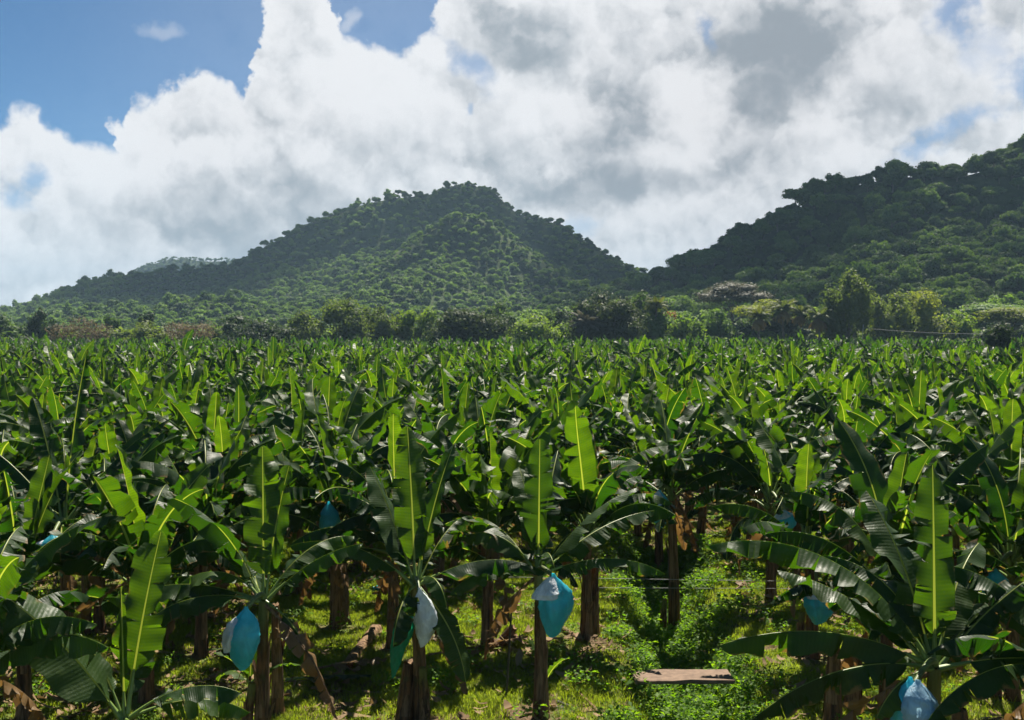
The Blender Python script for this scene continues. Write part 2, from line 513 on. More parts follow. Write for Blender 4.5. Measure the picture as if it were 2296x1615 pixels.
def hill_mat():
    m, nt, o = new_mat('hill_undergrowth')
    tcd = nt.nodes.new('ShaderNodeTexCoord'); P = tcd.outputs['Object']
    a = noise(nt, P, 0.12, 6, 0.65); b_ = noise(nt, P, 0.02, 3)
    col = mixc(nt, (a * 0.7 + b_ * 0.3).smooth(0.35, 0.65), (0.019, 0.033, 0.009), (0.053, 0.075, 0.019))
    nt.links.new(principled(nt, col, 0.95, 0.1, bump(nt, a, 1.0, 2.0)), o.inputs[0])
    return m


M_GROUND = ground_mat()
M_HILL = hill_mat()

# ------------------------------------------------------------------ ground with the drainage ditch
FIELD_END = 236.0


def ditch_x(y): return 3.0 + 0.11 * (y - 19.0) + 0.15 * np.sin(y * 0.4)


def ground_z(x, y):
    x = np.asarray(x, float); y = np.asarray(y, float)
    d = np.abs(x - ditch_x(y))
    dep = -1.1 * (1 - smst(d, 0.2, 1.35)) * (1 - smst(y, 27, 33)) * smst(y, 4, 8)
    near = 1 - smst(np.hypot(x, y), 60, 120)
    return dep + near * (0.16 * fbm(x * 0.35, y * 0.35, 4) + 0.06 * fbm(x * 1.7, y * 1.7, 2))


xs = np.unique(np.concatenate([np.arange(-16, 16.01, 0.16), np.arange(-60, 60, 2.0), np.linspace(-400, 400, 41), np.linspace(-5200, 5200, 21)]))
ys = np.unique(np.concatenate([np.arange(8, 42, 0.2), np.arange(42, 100, 2.0), np.arange(-20, 8, 2.0), np.linspace(100, 700, 31), np.linspace(-600, 7000, 21)]))
X, Y = np.meshgrid(xs, ys, indexing='ij')
V = np.stack([X, Y, ground_z(X, Y)], -1).reshape(-1, 3)
kind(link('ground', build('ground', V, grid_faces(len(xs), len(ys))[:, ::-1], [M_GROUND])), 'structure')

# ------------------------------------------------------------------ hills
def prof(pts, dist, tree):
    """ridge line: picture points of a skyline seen at a distance, less the trees that stand on it"""
    xs = np.array([(p[0] - 1148) / FPX * dist for p in pts]); zs = np.array([CAM_H + (742 - p[1]) / FPX * dist - tree for p in pts])
    return lambda x: np.interp(x, xs, zs)


pk_line = prof([(-500, 742), (-150, 720), (0, 687), (60, 668), (130, 640), (200, 612), (260, 604), (330, 602), (400, 596), (470, 588), (520, 580), (560, 560), (600, 540), (660, 512),
                (720, 488), (800, 464), (880, 450), (960, 442), (1010, 425), (1045, 421), (1105, 434), (1135, 462), (1160, 480), (1210, 498), (1255, 503), (1290, 525),
                (1340, 555), (1375, 572), (1415, 590), (1455, 612), (1520, 640), (1600, 680), (1800, 742)], 820, 5)
spur_line = prof([(560, 742), (720, 672), (800, 625), (870, 580), (950, 530), (1010, 502), (1060, 497), (1100, 508), (1160, 545), (1230, 590), (1300, 640), (1400, 742)], 690, 3)
shoulder_line = prof([(-300, 742), (0, 700), (200, 655), (330, 668), (420, 645), (520, 640), (600, 655), (700, 668), (790, 690), (900, 742)], 560, 6)
right_line = prof([(1040, 742), (1120, 690), (1190, 662), (1230, 642), (1290, 626), (1400, 610), (1440, 594), (1480, 583), (1530, 566), (1590, 542), (1650, 512), (1710, 490), (1770, 452), (1810, 425),
                   (1830, 402), (1900, 398), (1960, 384), (2040, 380), (2110, 384), (2160, 386), (2205, 375), (2235, 350), (2296, 328), (2420, 280), (2700, 300), (3200, 330), (3700, 742)], 500, 12)
far_line = prof([(100, 742), (300, 605), (335, 590), (380, 580), (420, 578), (470, 583), (525, 582), (600, 600), (800, 660), (1000, 742)], 1750, 6)


def ridge(z0, y, yc, front, back):
    t = np.where(y < yc, (yc - y) / front, (y - yc) / back)
    return z0 * np.clip(1 - t, 0, 1) ** 1.15 * (1 - 0.15 * smst(t, 0, .2)) + 0.15 * z0 * (1 - smst(t, 0, .2))


def hill_central(x, y):
    n = fbm(x * 0.012, y * 0.012, 4)
    a = ridge(np.maximum(pk_line(x), 0), y + 30 * n, 820, 215, 500)
    b_ = ridge(np.maximum(spur_line(x + 0.25 * (690 - y)), 0), y + 40 * n, 690, 230, 260)
    c = ridge(np.maximum(shoulder_line(x), 0), y + 30 * n, 560, 190, 300)
    k = 0.18
    m = np.maximum(np.maximum(a, b_), c)
    z = m + np.log(np.exp(k * (a - m)) + np.exp(k * (b_ - m)) + np.exp(k * (c - m))) / k - math.log(3) / k * 0.7
    return z + 9 * n * smst(z, 3, 30) - 1.5


def hill_right(x, y):
    n = fbm(x * 0.02 + 3, y * 0.02, 4)
    z = ridge(np.maximum(right_line(x * 500 / np.clip(y * 0.6 + 200, 100, 900)), 0), y + 30 * n, 500, 225, 400)
    return z + 8 * n * smst(z, 3, 25) - 1.5


def hill_far(x, y):
    return ridge(np.maximum(far_line(x), 0), y, 1750, 420, 500) + 16 * fbm(x * 0.004, y * 0.004, 4) - 12


def terrain(name, fn, x0, x1, y0, y1, nx, ny):
    X, Y = np.meshgrid(np.linspace(x0, x1, nx), np.linspace(y0, y1, ny), indexing='ij')
    V = np.stack([X, Y, fn(X, Y)], -1).reshape(-1, 3)
    return kind(link(name, build(name, V, grid_faces(nx, ny)[:, ::-1], [M_HILL])), 'structure')


terrain('hill', hill_central, -560, 420, 360, 1300, 150, 140)
terrain('hill', hill_right, 0, 620, 262, 900, 130, 120)
terrain('hill', hill_far, -900, 0, 1330, 2250, 80, 50)


# ------------------------------------------------------------------ scattering for what nobody could count
def scatter(name, P, rot, sc, idx, templates):
    lib = bpy.data.collections.new(name + '_kinds')
    for i, me in enumerate(templates):
        lib.objects.link(bpy.data.objects.new('%s_kind_%02d' % (name, i), me))
    me = bpy.data.meshes.new(name)
    n = len(P)
    me.vertices.add(n); me.vertices.foreach_set('co', np.asarray(P, np.float32).ravel())
    a = me.attributes.new('rot', 'FLOAT_VECTOR', 'POINT'); a.data.foreach_set('vector', np.asarray(rot, np.float32).ravel())
    a = me.attributes.new('siz', 'FLOAT_VECTOR', 'POINT'); a.data.foreach_set('vector', np.asarray(sc, np.float32).ravel())
    a = me.attributes.new('idx', 'INT', 'POINT'); a.data.foreach_set('value', np.asarray(idx, np.int32))
    o = link(name, me)
    ng = bpy.data.node_groups.new(name, 'GeometryNodeTree')
    ng.interface.new_socket('Geometry', in_out='INPUT', socket_type='NodeSocketGeometry')
    ng.interface.new_socket('Geometry', in_out='OUTPUT', socket_type='NodeSocketGeometry')
    N = ng.nodes
    gi, go = N.new('NodeGroupInput'), N.new('NodeGroupOutput')
    ip = N.new('GeometryNodeInstanceOnPoints'); ci = N.new('GeometryNodeCollectionInfo')
    ci.inputs['Collection'].default_value = lib
    ci.inputs['Separate Children'].default_value = True; ci.inputs['Reset Children'].default_value = True
    ip.inputs['Pick Instance'].default_value = True

    def na(nm, ty):
        q = N.new('GeometryNodeInputNamedAttribute'); q.data_type = ty; q.inputs['Name'].default_value = nm
        return q.outputs['Attribute']
    L = ng.links.new
    e2r = N.new('FunctionNodeEulerToRotation')
    L(gi.outputs[0], ip.inputs['Points']); L(ci.outputs[0], ip.inputs['Instance'])
    L(na('idx', 'INT'), ip.inputs['Instance Index']); L(na('rot', 'FLOAT_VECTOR'), e2r.inputs[0]); L(e2r.outputs[0], ip.inputs['Rotation'])
    L(na('siz', 'FLOAT_VECTOR'), ip.inputs['Scale']); L(ip.outputs[0], go.inputs[0])
    md = o.modifiers.new('scatter', 'NODES'); md.node_group = ng
    return kind(o, 'stuff')


# ------------------------------------------------------------------ trees
def cards(rng, C, Nn, size, aspect=0.6):
    n = len(C)
    Nn = Nn / (np.linalg.norm(Nn, axis=1)[:, None] + 1e-9)
    r = rng.normal(size=(n, 3)); A = np.cross(Nn, r); A /= np.linalg.norm(A, axis=1)[:, None] + 1e-9
    B = np.cross(Nn, A)
    s = (size * rng.uniform(0.6, 1.35, n))[:, None]
    a, b_ = A * s, B * s * aspect
    k = Nn * s * 0.18
    V = np.stack([C - a, C - b_ * 0.9 + k, C + a, C + b_ + k], 1).reshape(-1, 3)
    return V, np.arange(n * 4).reshape(n, 4)


def crown(rng, rx, ry, rz, lobes, ncard, size, flat=0.0, core=True, lobe_r=(0.32, 0.5), zmin=-0.5, up=0.35, aspect=0.6, mat=0):
    """foliage of one crown, centred on its middle: leaf clumps spread over many lobes"""
    g = G()
    L = []
    while len(L) < lobes:
        p = rng.uniform(-1, 1, 3)
        if np.linalg.norm(p) < 1 and p[2] > zmin: L.append(p * 0.78)
    L = np.array(L)
    Rd = rng.uniform(*lobe_r, lobes)
    sc = np.array([rx, ry, rz])
    w = Rd ** 2; w /= w.sum()
    which = rng.choice(lobes, ncard, p=w)
    dd = rng.normal(size=(ncard, 3)); dd /= np.linalg.norm(dd, axis=1)[:, None]
    dd[:, 2] = np.where(rng.random(ncard) < up, np.abs(dd[:, 2]), dd[:, 2])
    rad = Rd[which] * (0.66 + 0.68 * rng.random(ncard) ** 1.5)
    C = L[which] + dd * rad[:, None]
    dist = np.linalg.norm(C[:, None] - L[None], axis=2) / Rd[None]
    dist[np.arange(ncard), which] = 9
    keep = (dist.min(1) > 0.62)
    C, dd, which = C[keep], dd[keep], which[keep]
    nrm = dd / sc + rng.normal(0, 0.55, dd.shape) / sc.mean()
    nrm[:, 2] += flat / sc.mean()
    V, F = cards(rng, C * sc, nrm, size, aspect)
    lt = rng.random(lobes)
    t = np.clip(lt[which] * 0.55 + rng.normal(0.22, 0.2, len(which)), 0, 1)
    g.add(V, F, mat, t=np.repeat(t, 4))
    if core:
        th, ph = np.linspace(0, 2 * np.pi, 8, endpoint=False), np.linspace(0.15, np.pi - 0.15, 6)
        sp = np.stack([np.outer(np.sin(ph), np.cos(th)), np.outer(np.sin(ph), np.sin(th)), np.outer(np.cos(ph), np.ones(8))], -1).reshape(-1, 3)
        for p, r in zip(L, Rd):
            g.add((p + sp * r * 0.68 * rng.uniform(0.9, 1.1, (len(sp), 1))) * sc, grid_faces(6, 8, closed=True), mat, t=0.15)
    return g, L * sc


def trunk(rng, h, r, tops, base_frac=0.5):
    """trunk rising to h with limbs into the crown lobes"""
    g = G()
    bend = rng.normal(0, 0.04 * h, 2)
    P = [(bend[0] * t * t, bend[1] * t * t, h * t) for t in np.linspace(0, 1, 7)]
    V, F, uv = tube(P, np.linspace(r * 1.25, r * 0.55, 7), 8, int(rng.integers(1e6)), 0.05)
    g.add(V, F, 0, uv)
    for q in tops:
        s = np.array([bend[0] * .4, bend[1] * .4, h * rng.uniform(base_frac, 0.9)])
        q = np.asarray(q); mid = (s + q) / 2 + np.array([0, 0, -0.06 * h])
        V, F, uv = tube([s, (s + mid) / 2 + 0, mid, q], [r * 0.5, r * 0.4, r * 0.3, r * 0.12], 5)
        g.add(V, F, 0, uv)
    return g


# forest kinds seen on the hills: a crown on a trunk, unit about 10 m wide
def forest_kind(seed, n, size, shape):
    rng = np.random.default_rng(seed)
    rx, rz, zc = {'dome': (4.6, 3.0, 3.6), 'tall': (3.9, 3.8, 4.6), 'flat': (5.6, 2.3, 5.6), 'bush': (3.6, 2.4, 2.0)}[shape]
    g, L = crown(rng, rx, rx * rng.uniform(0.85, 1.15), rz, 26, n, size, flat=0.15 if shape == 'flat' else 0.0, zmin=-0.4, up=0.35, lobe_r=(0.14, 0.38))
    o = G(); o.join(g, Matrix.Translation((0, 0, zc)))
    t = trunk(rng, zc - 0.3 * rz, 0.22, [tuple(q + np.array([0, 0, zc])) for q in L[:4]])
    V, F, m, u, tt = t.arr(); o.add(V, F, 1, u, tt)
    return o


SHAPES = ['dome', 'tall', 'dome', 'flat', 'bush', 'dome', 'tall', 'dome']
FK_near = [forest_kind(100 + i, 2300, 0.46, s).mesh('forest_tree', [FOL['forest' if i % 3 else 'lush'], M_TRUNK], False) for i, s in enumerate(SHAPES)]
FK_far = [forest_kind(200 + i, 800, 0.66, s).mesh('forest_tree', [FOL['lush' if i % 3 else 'forest'], M_TRUNK], False) for i, s in enumerate(SHAPES)]
FK_vfar = [forest_kind(300 + i, 220, 1.0, s).mesh('forest_tree', [FOL['forest'], M_TRUNK], False) for i, s in enumerate(SHAPES[:4])]


def plant_hill(fn, x0, x1, y0, y1, step, seed, zmin=1.0):
    rng = np.random.default_rng(seed)
    gx, gy = np.meshgrid(np.arange(x0, x1, step), np.arange(y0, y1, step), indexing='ij')
    P = np.stack([gx.ravel(), gy.ravel()], 1) + rng.uniform(-0.48, 0.48, (gx.size, 2)) * step
    z = fn(P[:, 0], P[:, 1])
    k = (z > zmin) & (np.abs(P[:, 0]) < 0.52 * P[:, 1] + 25)
    P, z = P[k], z[k]
    return np.column_stack([P, z - 0.4]), rng


def hide_behind(P, fn, h):
    """keep the points whose tops can be seen over the slope in front of them"""
    keep = np.ones(len(P), bool)
    cam0 = np.array([0, 0, CAM_H])
    top = P + np.array([0, 0, h])
    for t in np.linspace(0.35, 0.985, 60):
        q = cam0 + (top - cam0) * t
        keep &= fn(q[:, 0], q[:, 1]) < q[:, 2] + 1.0
    return keep


def forest(name, P, rng, kinds, weights, smin, smax):
    n = len(P)
    rot = np.column_stack([rng.normal(0, 0.06, n), rng.normal(0, 0.06, n), rng.uniform(0, 6.28, n)])
    s = smin + (smax - smin) * rng.random(n) ** 1.8
    sc = np.column_stack([s, s, s * rng.uniform(0.8, 1.25, n)])
    idx = rng.choice(len(kinds), n, p=np.array(weights) / sum(weights))
    return P, rot, sc, idx, kinds


Pc, rg = plant_hill(hill_central, -520, 400, 365, 900, 4.3, 41)
Pc = Pc[hide_behind(Pc, hill_central, 11)]
scatter('forest', *forest('forest', Pc, rg, FK_far, [4, 2, 4, .8, 4, 4, 2, 4], 0.34, 0.82))
Pf, rg = plant_hill(hill_far, -760, -60, 1480, 1820, 6.0, 43)
scatter('forest', *forest('forest', Pf, rg, FK_vfar, [1, 1, 1, .1], 0.35, 0.75))
Pr, rg = plant_hill(hill_right, 5, 330, 262, 640, 6.2, 42)
Pr = Pr[hide_behind(Pr, hill_right, 12)]
Pr_all = Pr
# the trees that show largest on the near hill stand as trees of their own
order = np.argsort(np.hypot(Pr[:, 0], Pr[:, 1]) + rg.uniform(0, 70, len(Pr)))
N_OWN = 150
own, rest = order[:N_OWN], order[N_OWN:]
scatter('forest', *forest('forest', Pr[rest], rg, FK_near, [4, 2.5, 4, 1.6, 1, 4, 2.5, 1.2], 0.7, 1.25))
HL = {0: 'broad dark green tree crowded among others on the right hill', 1: 'tall dark tree crowded among others on the right hill', 2: 'rounded dark green tree on the right hill slope',
      3: 'flat topped spreading tree on the right hill slope', 4: 'low bushy tree low on the right hill slope', 5: 'domed dense tree on the right hill slope', 6: 'tall leafy tree on the right hill slope', 7: 'wide round crowned tree on the right hill slope'}
for i in own:
    k = int(rg.choice(8, p=np.array([4, 2.5, 4, 1.6, 1, 4, 2.5, 1.2]) / 20.8))
    s = rg.uniform(0.75, 1.3)
    o = link('hillside_tree', FK_near[k], loc=Pr[i], rot=(rg.normal(0, .05), rg.normal(0, .05), rg.uniform(0, 6.28)), sc=(s, s, s * rg.uniform(.85, 1.2)))
    tag(o, HL[k], 'tree', 'trees on the right hillside, ' + SHAPES[k] + (' ' + str(k) if k > 4 else ''))


M_SHADE_CLOUD, nt, o_ = new_mat('thin_shade_cloud')
tr = nt.nodes.new('ShaderNodeBsdfTransparent'); df = nt.nodes.new('ShaderNodeBsdfDiffuse'); df.inputs[0].default_value = (.85, .86, .88, 1)
mx = nt.nodes.new('ShaderNodeMixShader'); mx.inputs[0].default_value = 0.36
nt.links.new(tr.outputs[0], mx.inputs[1]); nt.links.new(df.outputs[0], mx.inputs[2]); nt.links.new(mx.outputs[0], o_.inputs[0])

# ------------------------------------------------------------------ unseen cloud above the frame, added to shade parts of the hills
rng = np.random.default_rng(12)
th, ph = np.linspace(0, 2 * np.pi, 18, endpoint=False), np.linspace(0.05, np.pi - 0.05, 10)
sp = np.stack([np.outer(np.sin(ph), np.cos(th)), np.outer(np.sin(ph), np.sin(th)), np.outer(np.cos(ph), np.ones(18))], -1).reshape(-1, 3)
g = G()
for k in range(70):
    if k < 34: cx, cyy = 60 + rng.uniform(-290, 270), 1215 + rng.uniform(-70, 110)
    elif k < 60: cx, cyy = 250 + rng.uniform(-75, 110), 985 + rng.uniform(-110, 150)
    else: cx, cyy = 330 + rng.uniform(-150, 200), 830 + rng.uniform(-110, 110)
    r = rng.uniform(35, 62)
    q = sp * r * np.array([1, 1, 0.6]) * (1 + 0.25 * fbm(sp[:, 0] * 2 + k, sp[:, 1] * 2 + sp[:, 2], 3))[:, None]
    g.add(q + (cx, cyy, 620 + r * .4), grid_faces(10, 18, closed=True))
kind(link('shade_cloud', g.mesh('shade_cloud', [M_SHADE_CLOUD])), 'stuff')

# ------------------------------------------------------------------ the row of trees behind the field
def tree(name, label, x, top, width, dist, mat, shape='dome', low=0.15, ncard=2200, size=0.42, seed=0, group=None, lobes=16, core=True, cat='tree', rz_frac=None):
    rng = np.random.default_rng(seed + int(x))
    ncard = int(ncard * 1.7); size = size * 0.8
    H = CAM_H + (742 - top) / FPX * dist
    W = width * 1.2 / FPX * dist
    X = (x - 1148) / FPX * dist
    t = thing(name, label, cat, (X, dist, float(ground_z(X, dist)) - 0.05), (0, 0, rng.uniform(0, 6.28)), group)
    hc = H * (1 - low)
    rz = hc / 2 * 1.02
    flat = 0.1
    if shape == 'umbrella': rz = H * 0.22; flat = 0.8
    zc = H - rz * 1.0
    g, L = crown(rng, W / 2, W / 2 * rng.uniform(0.8, 1.0), rz, lobes, ncard, size, flat=flat, core=core,
                 lobe_r=(0.28, 0.42) if shape != 'umbrella' else (0.25, 0.4), zmin=-0.1 if shape == 'umbrella' else -0.9, up=0.35)
    link('crown', g.mesh('crown', [mat], False), t, (0, 0, zc))
    tops = [tuple(q + np.array([0, 0, zc])) for q in L[:7]]
    link('trunk', trunk(rng, max(1.5, zc - 0.4 * rz), 0.16 + W * 0.016, tops, 0.45).mesh('trunk', [M_TRUNK]), t)
    return t


TREES = [  # name, label, x, top, width, dist, foliage, shape, low, cards, size
    ('leafy_tree', 'green leafy tree at the far left end of the tree row', 15, 698, 90, 262, 'forest', 'dome', .1, 2200, .42),
    ('dark_tree', 'dark upright tree beside the tan bush at the left', 90, 695, 66, 250, 'dark', 'dome', .08, 1800, .42),
    ('bare_bush', 'wide brown nearly leafless bush behind the left field', 182, 713, 118, 248, 'tan', 'dome', .05, 2600, .30),
    ('small_tree', 'small dark green tree between the brown bush and olive bush', 250, 708, 46, 262, 'forest', 'dome', .08, 1200, .42),
    ('round_bush', 'rounded olive bush with a dark low centre', 320, 722, 94, 246, 'olive', 'dome', .05, 1900, .40),
    ('dark_tree', 'small dark tree top showing over the rounded olive bush', 330, 700, 40, 258, 'dark', 'dome', .1, 900, .42),
    ('tan_bush', 'low tan and yellowish bush left of the black-green mango tree', 420, 720, 118, 250, 'tan', 'dome', .05, 2300, .32),
    ('mango_tree', 'wide nearly black mango tree left of centre', 560, 702, 176, 244, 'dark', 'dome', .04, 4200, .42),
    ('olive_tree', 'olive tree just right of the wide black mango tree', 683, 703, 84, 250, 'olive', 'dome', .06, 2000, .42),
    ('olive_tree', 'tall olive green tree at the left of the yellowish clump', 765, 667, 116, 256, 'olive', 'dome', .06, 3000, .42),
    ('golden_tree', 'thin tree with golden yellow top', 832, 672, 60, 262, 'olive', 'dome', .15, 1300, .38),
    ('airy_tree', 'airy olive tree right of the golden topped tree', 885, 688, 88, 256, 'olive', 'dome', .1, 1700, .38),
    ('airy_tree', 'yellow green airy tree touching the big mango on its left', 938, 682, 76, 254, 'bright', 'dome', .1, 1400, .38),
    ('forest_tree', 'dark tree rising behind the right side of the big centre mango', 1120, 668, 76, 285, 'forest', 'dome', .1, 1500, .42),
    ('mango_tree', 'big brownish mango tree with two rounded masses at the centre', 1052, 687, 186, 238, 'mango', 'dome', .03, 5200, .42),
    ('bright_bush', 'bright green bush right of the centre mango', 1200, 706, 108, 244, 'bright', 'dome', .04, 2400, .40),
    ('small_tree', 'small rounded green tree behind the bright bush', 1222, 690, 50, 262, 'forest', 'dome', .08, 1100, .42),
    ('forest_tree', 'dark tree behind and left of the grey mango', 1272, 688, 76, 270, 'dark', 'dome', .1, 1500, .42),
    ('grey_bush', 'dusty green bush behind the dry coconut palm', 1290, 722, 92, 250, 'bright', 'dome', .03, 1700, .40),
    ('mango_tree', 'tall grey green mango tree with a dark hollow base right of centre', 1362, 650, 146, 243, 'mango', 'dome', .12, 5200, .42),
    ('leafy_tree', 'tall leafy tree rising behind the grey mango on its right', 1450, 645, 92, 256, 'forest', 'dome', .1, 2200, .44),
    ('rust_tree', 'small tree with rust orange leaves', 1492, 690, 46, 258, 'rust', 'dome', .3, 700, .36),
    ('leafy_tree', 'green creeper covered tree below the rust orange one', 1480, 700, 92, 250, 'lush', 'dome', .03, 2300, .42),
    ('leafy_tree', 'sunlit green tree with brownish top between mango and palms', 1548, 706, 86, 247, 'bright', 'dome', .03, 2200, .42),
    ('round_bush', 'pale green round bush left of the yellow shade tree', 1612, 694, 74, 262, 'lush', 'dome', .05, 1600, .42),
    ('flat_tree', 'flat grey brown tree spreading behind the yellow shade tree', 1640, 632, 160, 300, 'grey', 'umbrella', .3, 2800, .42),
    ('shade_tree', 'yellow green umbrella shaped tree behind the palms', 1738, 673, 168, 262, 'umbrella', 'umbrella', .3, 3600, .38),
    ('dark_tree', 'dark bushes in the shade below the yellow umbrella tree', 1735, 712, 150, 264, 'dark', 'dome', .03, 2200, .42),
    ('feathery_tree', 'tallest light green tree standing up from the row at the right', 1902, 614, 92, 246, 'olive', 'dome', .08, 4200, .36),
    ('feathery_tree', 'lower olive tree leaning on the tallest tree from its left', 1868, 668, 66, 248, 'olive', 'dome', .08, 2000, .36),
    ('olive_tree', 'rounded olive tree right of the tallest tree', 1990, 652, 112, 250, 'olive', 'dome', .05, 3600, .38),
    ('olive_tree', 'broad dull olive tree behind the pale wire at the right', 2072, 652, 130, 262, 'umbrella', 'dome', .08, 3600, .40),
    ('leafy_tree', 'bright green leafy tree between the broad olive tree and the dark umbrella tree', 2150, 692, 90, 262, 'bright', 'dome', .03, 2200, .42),
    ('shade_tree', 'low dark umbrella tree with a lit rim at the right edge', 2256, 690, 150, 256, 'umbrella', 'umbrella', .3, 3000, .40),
    ('shade_tree', 'pale green spreading tree behind the dark umbrella tree', 2235, 672, 170, 290, 'lush', 'umbrella', .3, 2600, .42),
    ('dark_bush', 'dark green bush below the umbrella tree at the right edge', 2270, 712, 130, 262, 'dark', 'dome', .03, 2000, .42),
    ('round_bush', 'small dark round bush standing in the crop at the far right', 2236, 732, 86, 140, 'dark', 'dome', .02, 2600, .22),
]
for i, (nm, lb, x, top, w, dist, mt, shp, low, nc, sz) in enumerate(TREES):
    tree(nm, lb, x, top, w, dist, FOL[mt], shp, low, nc, sz, seed=i * 17, cat='bush' if 'bush' in nm else 'tree', lobes=10 if nc < 1500 else 20, core=mt not in ('tan', 'gold'))

# low scrub that closes the gaps under the row
rng = np.random.default_rng(5)
BK = [forest_kind(400 + i, 420, 0.42, 'bush').mesh('bush', [FOL[m], M_TRUNK], False) for i, m in enumerate(['forest', 'bright', 'olive', 'dark'])]
n = 640
P = np.column_stack([rng.uniform(-150, 160, n), rng.uniform(243, 300, n), np.full(n, -0.3)])
s = rng.uniform(0.8, 1.6, n) * np.where(P[:, 1] > 255, 1.3, 0.85)
k = ~((np.abs(P[:, 0] - 62) < 12) & (P[:, 1] < 258)) & ~((np.abs(P[:, 0] - 16) < 4) & (P[:, 1] < 250))
P, s, n = P[k], s[k], int(k.sum())
scatter('undergrowth', P, np.column_stack([np.zeros(n), np.zeros(n), rng.uniform(0, 6, n)]), np.column_stack([s * 1.2, s * 1.2, s * 0.85]), rng.integers(0, 4, n), BK)


def frond(rng, L, e0, droop, W, t=0.5, leaflets=26):
    """one feather leaf: rachis with leaflets both sides"""
    g = G()
    s = np.linspace(0, 1, leaflets)
    th = R(e0) - R(droop) * s ** 1.3
    dr = L / (leaflets - 1)
    P = np.zeros((leaflets, 3)); P[1:, 0] = np.cumsum(np.cos(th[:-1]) * dr); P[1:, 2] = np.cumsum(np.sin(th[:-1]) * dr)
    V, F, uv = tube(P, np.linspace(0.05, 0.015, leaflets), 4); g.add(V, F, 0, uv, t)
    for sd in (-1, 1):
        for k in range(2, leaflets):
            ll = W * math.sin(math.pi * min(1, 0.12 + 0.85 * s[k])) ** 0.7
            a = P[k]; d = np.array([math.cos(th[k]) * 0.5, sd * 0.85, -0.45 + rng.normal(0, 0.15)])
            d /= np.linalg.norm(d)
            w = np.array([math.cos(th[k]), 0, math.sin(th[k])]) * 0.11
            g.add([a - w, a + w, a + d * ll * .6 + w * .8 + (0, 0, 0), a + d * ll * .6 - w * .8], [[0, 1, 2, 3]], 0, t=t)
            g.add([a + d * ll * .6 - w * .8, a + d * ll * .6 + w * .8, a + d * ll + np.array([0, 0, -.25 * ll]) + w * .1, a + d * ll + np.array([0, 0, -.25 * ll]) - w * .1], [[0, 1, 2, 3]], 0, t=t)
    return g


def palm(name, label, x, y_top, dist, fr_len, stem_r=0.2, skirt=True, n=20, mat='palm', group=None):
    rng = np.random.default_rng(int(x) * 3)
    H = CAM_H + (742 - y_top) / FPX * dist - fr_len * 0.45
    X = (x - 1148) / FPX * dist
    t = thing(name, label, 'palm', (X, dist, 0), (0, 0, rng.uniform(0, 6)), group)
    P = [(0.02 * H * math.sin(q * 3), 0.015 * H * q, H * q) for q in np.linspace(0, 1, 9)]
    V, F, uv = tube(P, np.linspace(stem_r * 1.3, stem_r, 9), 8)
    g = G(); g.add(V, F, 0, uv); link('trunk', g.mesh('trunk', [M_TRUNK]), t)
    c = G()
    for i in range(n):
        e0 = 80 - 85 * (i / n) + rng.normal(0, 6)
        f = frond(rng, fr_len * rng.uniform(.8, 1.1), e0, rng.uniform(55, 95), fr_len * .26, rng.uniform(0.2, 0.9))
        c.join(f, Matrix.Rotation(i * 2.4, 4, 'Z'))
    link('crown', c.mesh('crown', [FOL[mat]], False), t, P[-1])
    if skirt:
        k = G()
        for i in range(22):
            f = frond(rng, fr_len * rng.uniform(.7, 1.0), rng.uniform(-50, -15), rng.uniform(45, 75), fr_len * .16, rng.uniform(0.1, 1))
            k.join(f, Matrix.Rotation(i * 2.4 + .5, 4, 'Z'))
        link('dead_fronds', k.mesh('dead_fronds', [FOL['skirt']], False), t, (P[-1][0], P[-1][1], P[-1][2] - .2))
    return t


palm('palm_tree', 'palm with a long brown skirt of dead fronds, leftmost below the yellow shade tree', 1700, 694, 243, 3.6)
palm('palm_tree', 'palm under the yellow shade tree with its skirt partly hidden', 1758, 676, 248, 3.8)
palm('palm_tree', 'greyish palm between the two skirted palms and the tallest tree', 1795, 688, 250, 3.4)
palm('palm_tree', 'palm with yellow hanging dead fronds left of the tallest tree', 1836, 694, 244, 3.9)
palm('coconut_palm', 'dry looking coconut palm in front of the grey mango', 1314, 708, 239, 4.2, 0.18, False, 22, 'grey')
palm('palm_tree', 'small dark palm behind the grey mango on its right', 1470, 672, 250, 3.2, 0.2, False)


